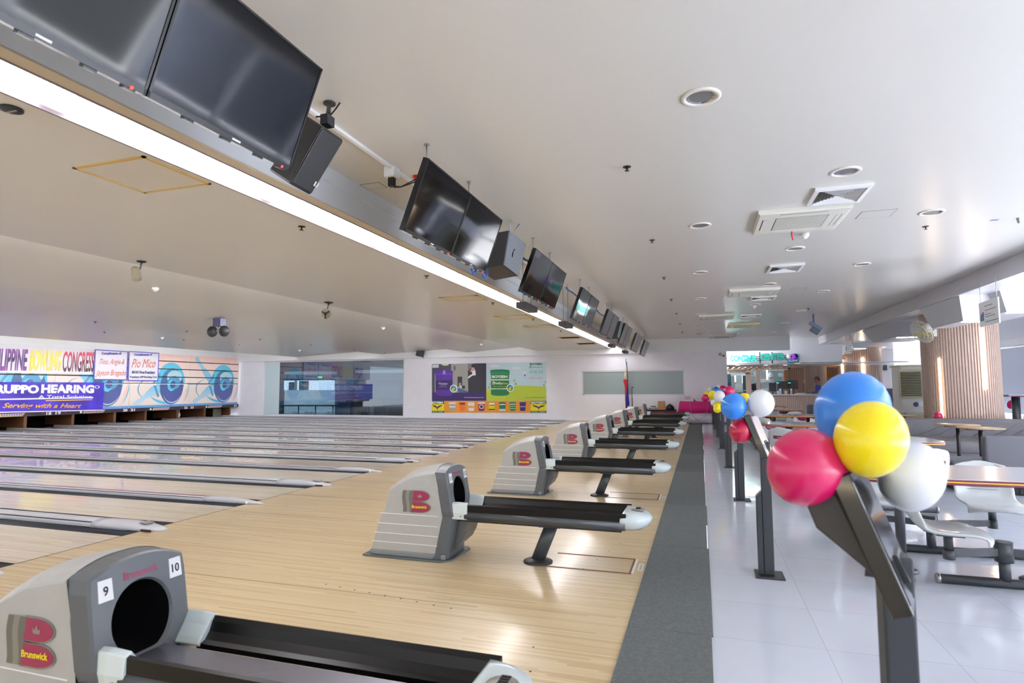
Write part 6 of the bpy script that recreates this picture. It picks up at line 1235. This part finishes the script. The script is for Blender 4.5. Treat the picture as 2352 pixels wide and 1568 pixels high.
fcloth('blue_field', [(778, 788, 140), (790, 800, 330), (796, 804, 470), (782, 808, 560), (772, 814, 660), (768, 826, 760), (770, 820, 800)], M_fb, .04)
for x, y in ((778, 280), (776, 318), (786, 350)): p = fq(x, y)+Vector((0, -.07, 0)); MB().lathe([(.001, 0), (.035, 0), (.001, .01)], p, 8, axis=(0, -1, 0)).build('gold_emblem', M_fy, t)
t = thing('microphone_stand', 'thin black microphone stand beside the furled flag', 'microphone stand', (-2.62, 23.8, 0)); a = PY(1451.5, 889, 23.8); MB().cyl((a.x, 23.8, .02), (a.x, 23.8, a.z), .010, n=8).cyl((a.x, 23.8, .6), (a.x, 23.8, .95), .016, n=8).build('pole', M_ink, t); MB().lathe([(.001, 0), (.16, 0), (.15, .02), (.02, .04)], (a.x, 23.8, 0), 18).build('foot', M_ink, t); MB().bar((a.x, 23.8, a.z), (a.x+.05, 23.74, a.z+.0), .03, .03).build('clip', M_ink, t)
za = PY(1510, 940, 23.75).z; x0, x1 = PY(1486, 940, 23.75).x, PY(1554, 940, 23.75).x
t = thing('side_table', 'low table covered in black cloth behind the farthest ball return', 'table', ((x0+x1)/2, 23.7, 0)); MB().box(x0, 23.45, za-.03, x1, 24.0, za).build('tabletop', M_black, t); MB().box(x0+.02, 23.47, .0, x1-.02, 23.98, za-.03).build('cloth', M_black, t)
M_card = mat('cardboard', (188, 142, 92), .8, noise=(20, .06)); M_cardd = mat('cardboard_dark', (160, 116, 72), .8)
a, b = PY(1512, 938, 23.7), PY(1527, 921, 23.7); h = (b.z-za)/3
for k, pos in enumerate(('bottom', 'middle', 'top')):
    t = thing('cardboard_box', 'brown cardboard box on the black-covered table, %s of the stack of three' % pos, 'box', ((a.x+b.x)/2, 23.7, za+h*k), 'stacked cardboard boxes'); d = (.012, .006, 0)[k]
    MB().box(a.x-d, 23.55, za+h*k+.001, b.x+d, 23.85, za+h*(k+1)-.003).build('carton', M_card, t); MB().box(a.x-d, 23.549, za+h*(k+.82), b.x+d, 23.5495, za+h*(k+.86)).build('flap_seam', M_cardd, t)
a, b = PY(1529, 941, 23.65), PY(1549, 931, 23.65); t = thing('bag', 'black soft bag slumped on the black-covered table beside the cardboard boxes', 'bag', ((a.x+b.x)/2, 23.65, za)); MB().ring([[(((a.x+b.x)/2)+(b.x-a.x)/2*s*cos(q)*(1+.1*sin(3*q)), 23.66+.14*s*sin(q), za+z) for q in [2*pi*i/16 for i in range(16)]] for s, z in ((.9, .002), (1, .05), (.8, .13), (.35, .19), (.1, .20))], 0, True).build('body', M_spk, t); MB().tube([((a.x+b.x)/2-.1, 23.6, za+.15), ((a.x+b.x)/2, 23.58, za+.23), ((a.x+b.x)/2+.1, 23.6, za+.13)], .012, 6).build('strap', M_ink, t)
a, b = PY(1489, 940, 23.6), PY(1511, 932, 23.6); t = thing('cable_heap', 'heap of white and black coiled cable on the black-covered table', 'cable', ((a.x+b.x)/2, 23.6, za)); cx = (a.x+b.x)/2; rx = (b.x-a.x)/2
for k, (mm, ph) in enumerate(((M_wht, 0), (M_ink, .4), (M_wht, .9), (M_wht, 1.6), (M_ink, 2.2))): MB().tube([(cx+rx*(.95-.12*k)*cos(q+ph), 23.62+.10*sin(q+ph), za+.014+.026*k+.01*sin(3*q)) for q in [2*pi*i/18 for i in range(19)]], .012, 6).build('coil', mm, t)
M_pk = bump(mat('cloth_magenta', (206, 30, 116), .75), 6, .3, .02); M_sk = mat('skirt_white', (226, 220, 234), .7)
x0, x1 = PY(1561, 923, 23.45).x, 1.0; YT = 23.45
t = thing('tablecloth', 'magenta tablecloth over the long table at the end of the carpet', 'tablecloth', ((x0+x1)/2, 23.7, .45)); zt = PY(1600, 922, YT).z; zm = PY(1600, 948, YT).z
def drape(z, s, amp, n=60):
    o = []
    for i in range(n): f = i/(n-1); o.append((x0-s+(x1+s-x0+s)*f, YT-s*.5-amp*(.5+.5*sin(f*44+1.3*sin(f*9))), z+(amp*.3*sin(f*15) if z < zt-.1 else 0)))
    return o+[(x1+s, 24.1+s*.3, z), (x0-s, 24.1+s*.3, z)]
MB().ring([drape(zm, .07, .03), drape((zm+zt)/2, .035, .015), drape(zt-.01, .004, .003), drape(zt+.004, -.01, 0)], 0, True).build('cloth', M_pk, t)
t = thing('table_skirt', 'white pleated table skirt under the magenta cloth', 'tablecloth', ((x0+x1)/2, 23.7, 0)); 
MB().ring([drape(.015, .012, .055), drape(zm*.5, .010, .035), drape(zm+.06, -.01, .012)], 0, True).build('cloth', M_sk, t)
M_prn = mat('printer_beige', (196, 184, 178), .5)
a, b = PY(1573, 922, 23.6), PY(1586, 910, 23.6); t = thing('printer', 'beige and white desktop printer on the magenta table', 'printer', ((a.x+b.x)/2, 23.7, zt+.006)); MB().box(a.x-.06, 23.55, zt+.006, b.x+.10, 23.85, zt+.075).build('tray', M_wht, t, bevel=.005); MB().box(a.x, 23.58, zt+.075, b.x, 23.85, b.z).build('body', M_prn, t, bevel=.005)
p = PY(1596, 920, 23.6); t = thing('phone', 'small black telephone on the magenta table right of the printer', 'phone', (p.x, 23.6, zt+.006)); MB().box(p.x-.04, 23.57, zt+.006, p.x+.03, 23.66, zt+.04).box(p.x-.035, 23.58, zt+.04, p.x-.005, 23.64, zt+.10).build('body', M_ink, t)
p = PY(1614, 922, 23.6); t = thing('paper_stack', 'flat white papers and pen on the magenta table under the balloons', 'papers', (p.x, 23.6, zt+.006)); MB().obox((p.x, 23.65, zt+.012), .34, .22, .01, Matrix.Rotation(.2, 3, 'Z')).build('sheet', M_wht, t); MB().obox((p.x-.16, 23.6, zt+.010), .2, .03, .008, Matrix.Rotation(.5, 3, 'Z')).build('pen', M_bt, t)
tag(MB().tube([(-.42, YT-.04, zt), (-.40, YT-.10, .55), (-.30, YT-.10, .25), (-.1, YT-.12, .12), (.15, YT-.12, .30), (.22, YT-.09, .6), (.24, YT-.03, zt)], .006, 6).build('cord', M_gal), 'thin grey cord looping down the front of the magenta table', 'cord')
# ================================================================== what shows behind the dark window
M_cor = mat('corridor_blue_grey', (104, 122, 150), .6); M_corp = mat('corridor_pillar', (160, 176, 200), .5); M_fros = mat('shop_frosted', (206, 226, 222), .3, emit=.35); M_lbox = mat('shop_lit_board', (244, 246, 244), .4, emit=.9); M_grn = mat('exit_green', (40, 220, 110), .4, emit=2.0); M_vio = mat('corridor_violet', (104, 92, 156), .5)
wq = lambda x, y, yy: PY(600+x/6.918, 810+y/6.918, yy)
def wb(name, x0, y0, x1, y1, yy, m, dep=.08, lab=None, cat=None, par=None):
    a, b = wq(x0, y1, yy), wq(x1, y0, yy); o = MB().box(a.x, yy, max(-.1, a.z), b.x, yy+dep, b.z).build(name, m, par)
    if lab: tag(o, lab, cat)
    elif par is None: o['kind'] = 'structure'
    return o
struct('wall_corridor', MB().box(-26, 29.5, -.1, -11.5, 29.6, 4.2).box(-26, 24.6, -.1, -25.9, 29.5, 4.2).box(-11.6, 24.6, -.1, -11.5, 29.5, 4.2), M_cor); struct('floor_corridor', MB().box(-26, 24.5, -.15, -11.5, 29.5, -.1), M_cor); struct('ceiling_corridor', MB().box(-26, 24.5, 3.3, -11.5, 29.6, 3.4), M_cor)
wb('wall_corridor_violet', 1400, 440, 2262, 830, 29.3, M_vio, .1)
t = thing('storefront', 'lit white shop front with frosted lower glass seen through the dark window', 'shop front', wq(760, 1000, 28.6)); wb('frame', 355, 410, 1160, 435, 28.6, M_ink, .1, par=t); wb('lit_board', 360, 435, 1160, 595, 28.65, M_lbox, .05, par=t); wb('frosted_glass', 360, 597, 1165, 1010, 28.65, M_fros, .05, par=t)
d = wb('dark_board', 600, 445, 750, 592, 28.6, mat('board_green_grey', (66, 88, 92), .5), .04, par=t); a = wq(622, 548, 28.58); text('Regus', a, (1, 0, 0), (0, 0, 1), wq(738, 548, 28.58).x-a.x, .30, M_wht, t); wb('photo_board', 435, 465, 525, 592, 28.6, mat('board_dark', (84, 92, 92), .5), .04, par=t); wb('tan_jamb', 525, 440, 566, 592, 28.6, mat('board_tan', (206, 184, 150), .5), .04, par=t)
t = thing('exit_sign', 'small green lit sign above the shop front behind the dark window', 'sign', wq(930, 400, 28.4)); wb('panel', 900, 374, 958, 402, 28.4, M_grn, .05, par=t)
t = thing('corridor_pillar', 'pale blue round pillar in the middle of the dark window view', 'pillar', wq(1280, 1000, 27.5)); a, b = wq(1168, 1000, 27.6), wq(1395, 1000, 27.6); MB().cyl(((a.x+b.x)/2, 28.0, -.1), ((a.x+b.x)/2, 28.0, 3.3), (b.x-a.x)/2, n=32).build('shaft', M_corp, t)
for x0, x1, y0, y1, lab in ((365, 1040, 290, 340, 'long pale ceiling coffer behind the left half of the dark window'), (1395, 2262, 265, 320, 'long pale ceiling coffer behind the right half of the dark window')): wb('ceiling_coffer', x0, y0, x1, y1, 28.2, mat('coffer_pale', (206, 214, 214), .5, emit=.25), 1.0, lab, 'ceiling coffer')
wb('frosted_panel', 1440, 522, 2190, 714, 29.0, mat('corridor_frost', (150, 180, 200), .3), .06, 'pale frosted panel behind the right half of the dark window', 'panel')
wb('wood_reception', 1402, 735, 1855, 1015, 28.0, mat('corridor_wood', (190, 172, 140), .5), .5, 'pale wooden reception desk behind the dark window', 'desk'); wb('planter_box', 1790, 865, 2262, 1022, 26.6, mat('planter_dark', (52, 48, 58), .6), .5, 'dark slatted planter box behind the right of the dark window', 'planter')
t = thing('handrail', 'steel and glass balustrade with ring ornaments behind the dark window', 'balustrade', wq(1300, 1010, 26)); M_rl = mat('rail_green_steel', (84, 128, 124), .3, metal=.3); MB().cyl(wq(320, 838, 26), wq(2262, 838, 26), .035, n=10).build('top_rail', M_gal, t); MB().cyl(wq(320, 958, 26), wq(2262, 965, 26), .012, n=8).build('lower_rail', M_rl, t)
for x in (340, 595, 865, 1140, 1420, 1710, 2000): p = wq(x, 838, 26); MB().box(p.x-.02, 25.98, -.1, p.x+.02, 26.02, p.z).build('post', M_rl, t)
for x in (515, 550, 708, 738, 790, 820, 1060, 1092, 1250, 1290, 1330, 1370, 1830, 1870, 1920, 1960): p = wq(x, 960, 26); MB().tube([p+Vector((.075*cos(q), 0, .075*sin(q))) for q in [2*pi*i/16 for i in range(17)]], .012, 5).build('ring', M_rl, t)
t = thing('potted_plant', 'leafy green plant behind the balustrade in the dark window', 'plant', wq(1640, 1000, 25.6)); M_lf = mat('leaf_green', (52, 130, 62), .5); b0 = wq(1640, 1060, 25.6); m = MB()
for x, y in ((1530, 900), (1500, 940), (1610, 880), (1660, 860), (1690, 930), (1740, 960), (1560, 975), (1600, 950), (1670, 985), (1720, 990)):
    e = wq(x, y, 25.6); d = e-b0; s = Vector((-d.z, 0, d.x)).normalized(); mid = b0+d*.6; m.add([b0, mid-s*.05, e, mid+s*.05], [(0, 1, 2, 3)])
o = m.build('leaf', M_lf, t); o.modifiers.new('thick', 'SOLIDIFY').thickness = .004; MB().lathe([(.001, 0), (.14, 0), (.18, .3), (.001, .28)], (b0.x, 25.6, max(-.1, b0.z-.3)), 16).build('pot', M_ink, t)
# ================================================================== long light trough in the lane ceiling
t = thing('ceiling_light_trough', 'long white glowing light trough running the whole length of the lane ceiling', 'ceiling light', (-3.27, 9, 2.96))
M_lit = mat('lit_diffuser', (255, 252, 255), .4, emit=9.0); M_dim = mat('diffuser_between_tubes', (240, 238, 246), .4, emit=1.8)
MB().box(-3.432, -6, 2.972, -3.112, YW-.3, 2.99).build('diffuser_backing', M_dim, t)
y = .62; k = 0
while y < YW-.6:
    MB().box(-3.43, y, 2.964, -3.114, min(YW-.5, y+1.56), 2.972).build('diffuser', M_lit, t); y += 1.72
MB().box(-3.447, -6, 2.944, -3.430, YW-.3, 2.968).build('trim_rail', M_purple_trim, t)
MB().box(-3.116, -6, 2.954, -3.100, YW-.3, 2.968).build('trim_rail', M_purple_trim, t)
# fluorescent tubes standing behind each lip of the stepped lane ceiling, throwing light towards the pins
M_tubel = mat('cove_tube_lit', (248, 250, 255), .4, emit=30)
for i, (x, z) in enumerate(((-6.68, 3.08), (-9.81, 3.07), (-14.06, 3.07), (-18.80, 3.10))):
    m = MB(); y = -1.0
    while y < YW-1.4: m.box(x-.03, y, z-.03, x+.02, y+1.2, z+.03); y += 1.5
    struct('ceiling_cove_tubes', m, M_tubel)
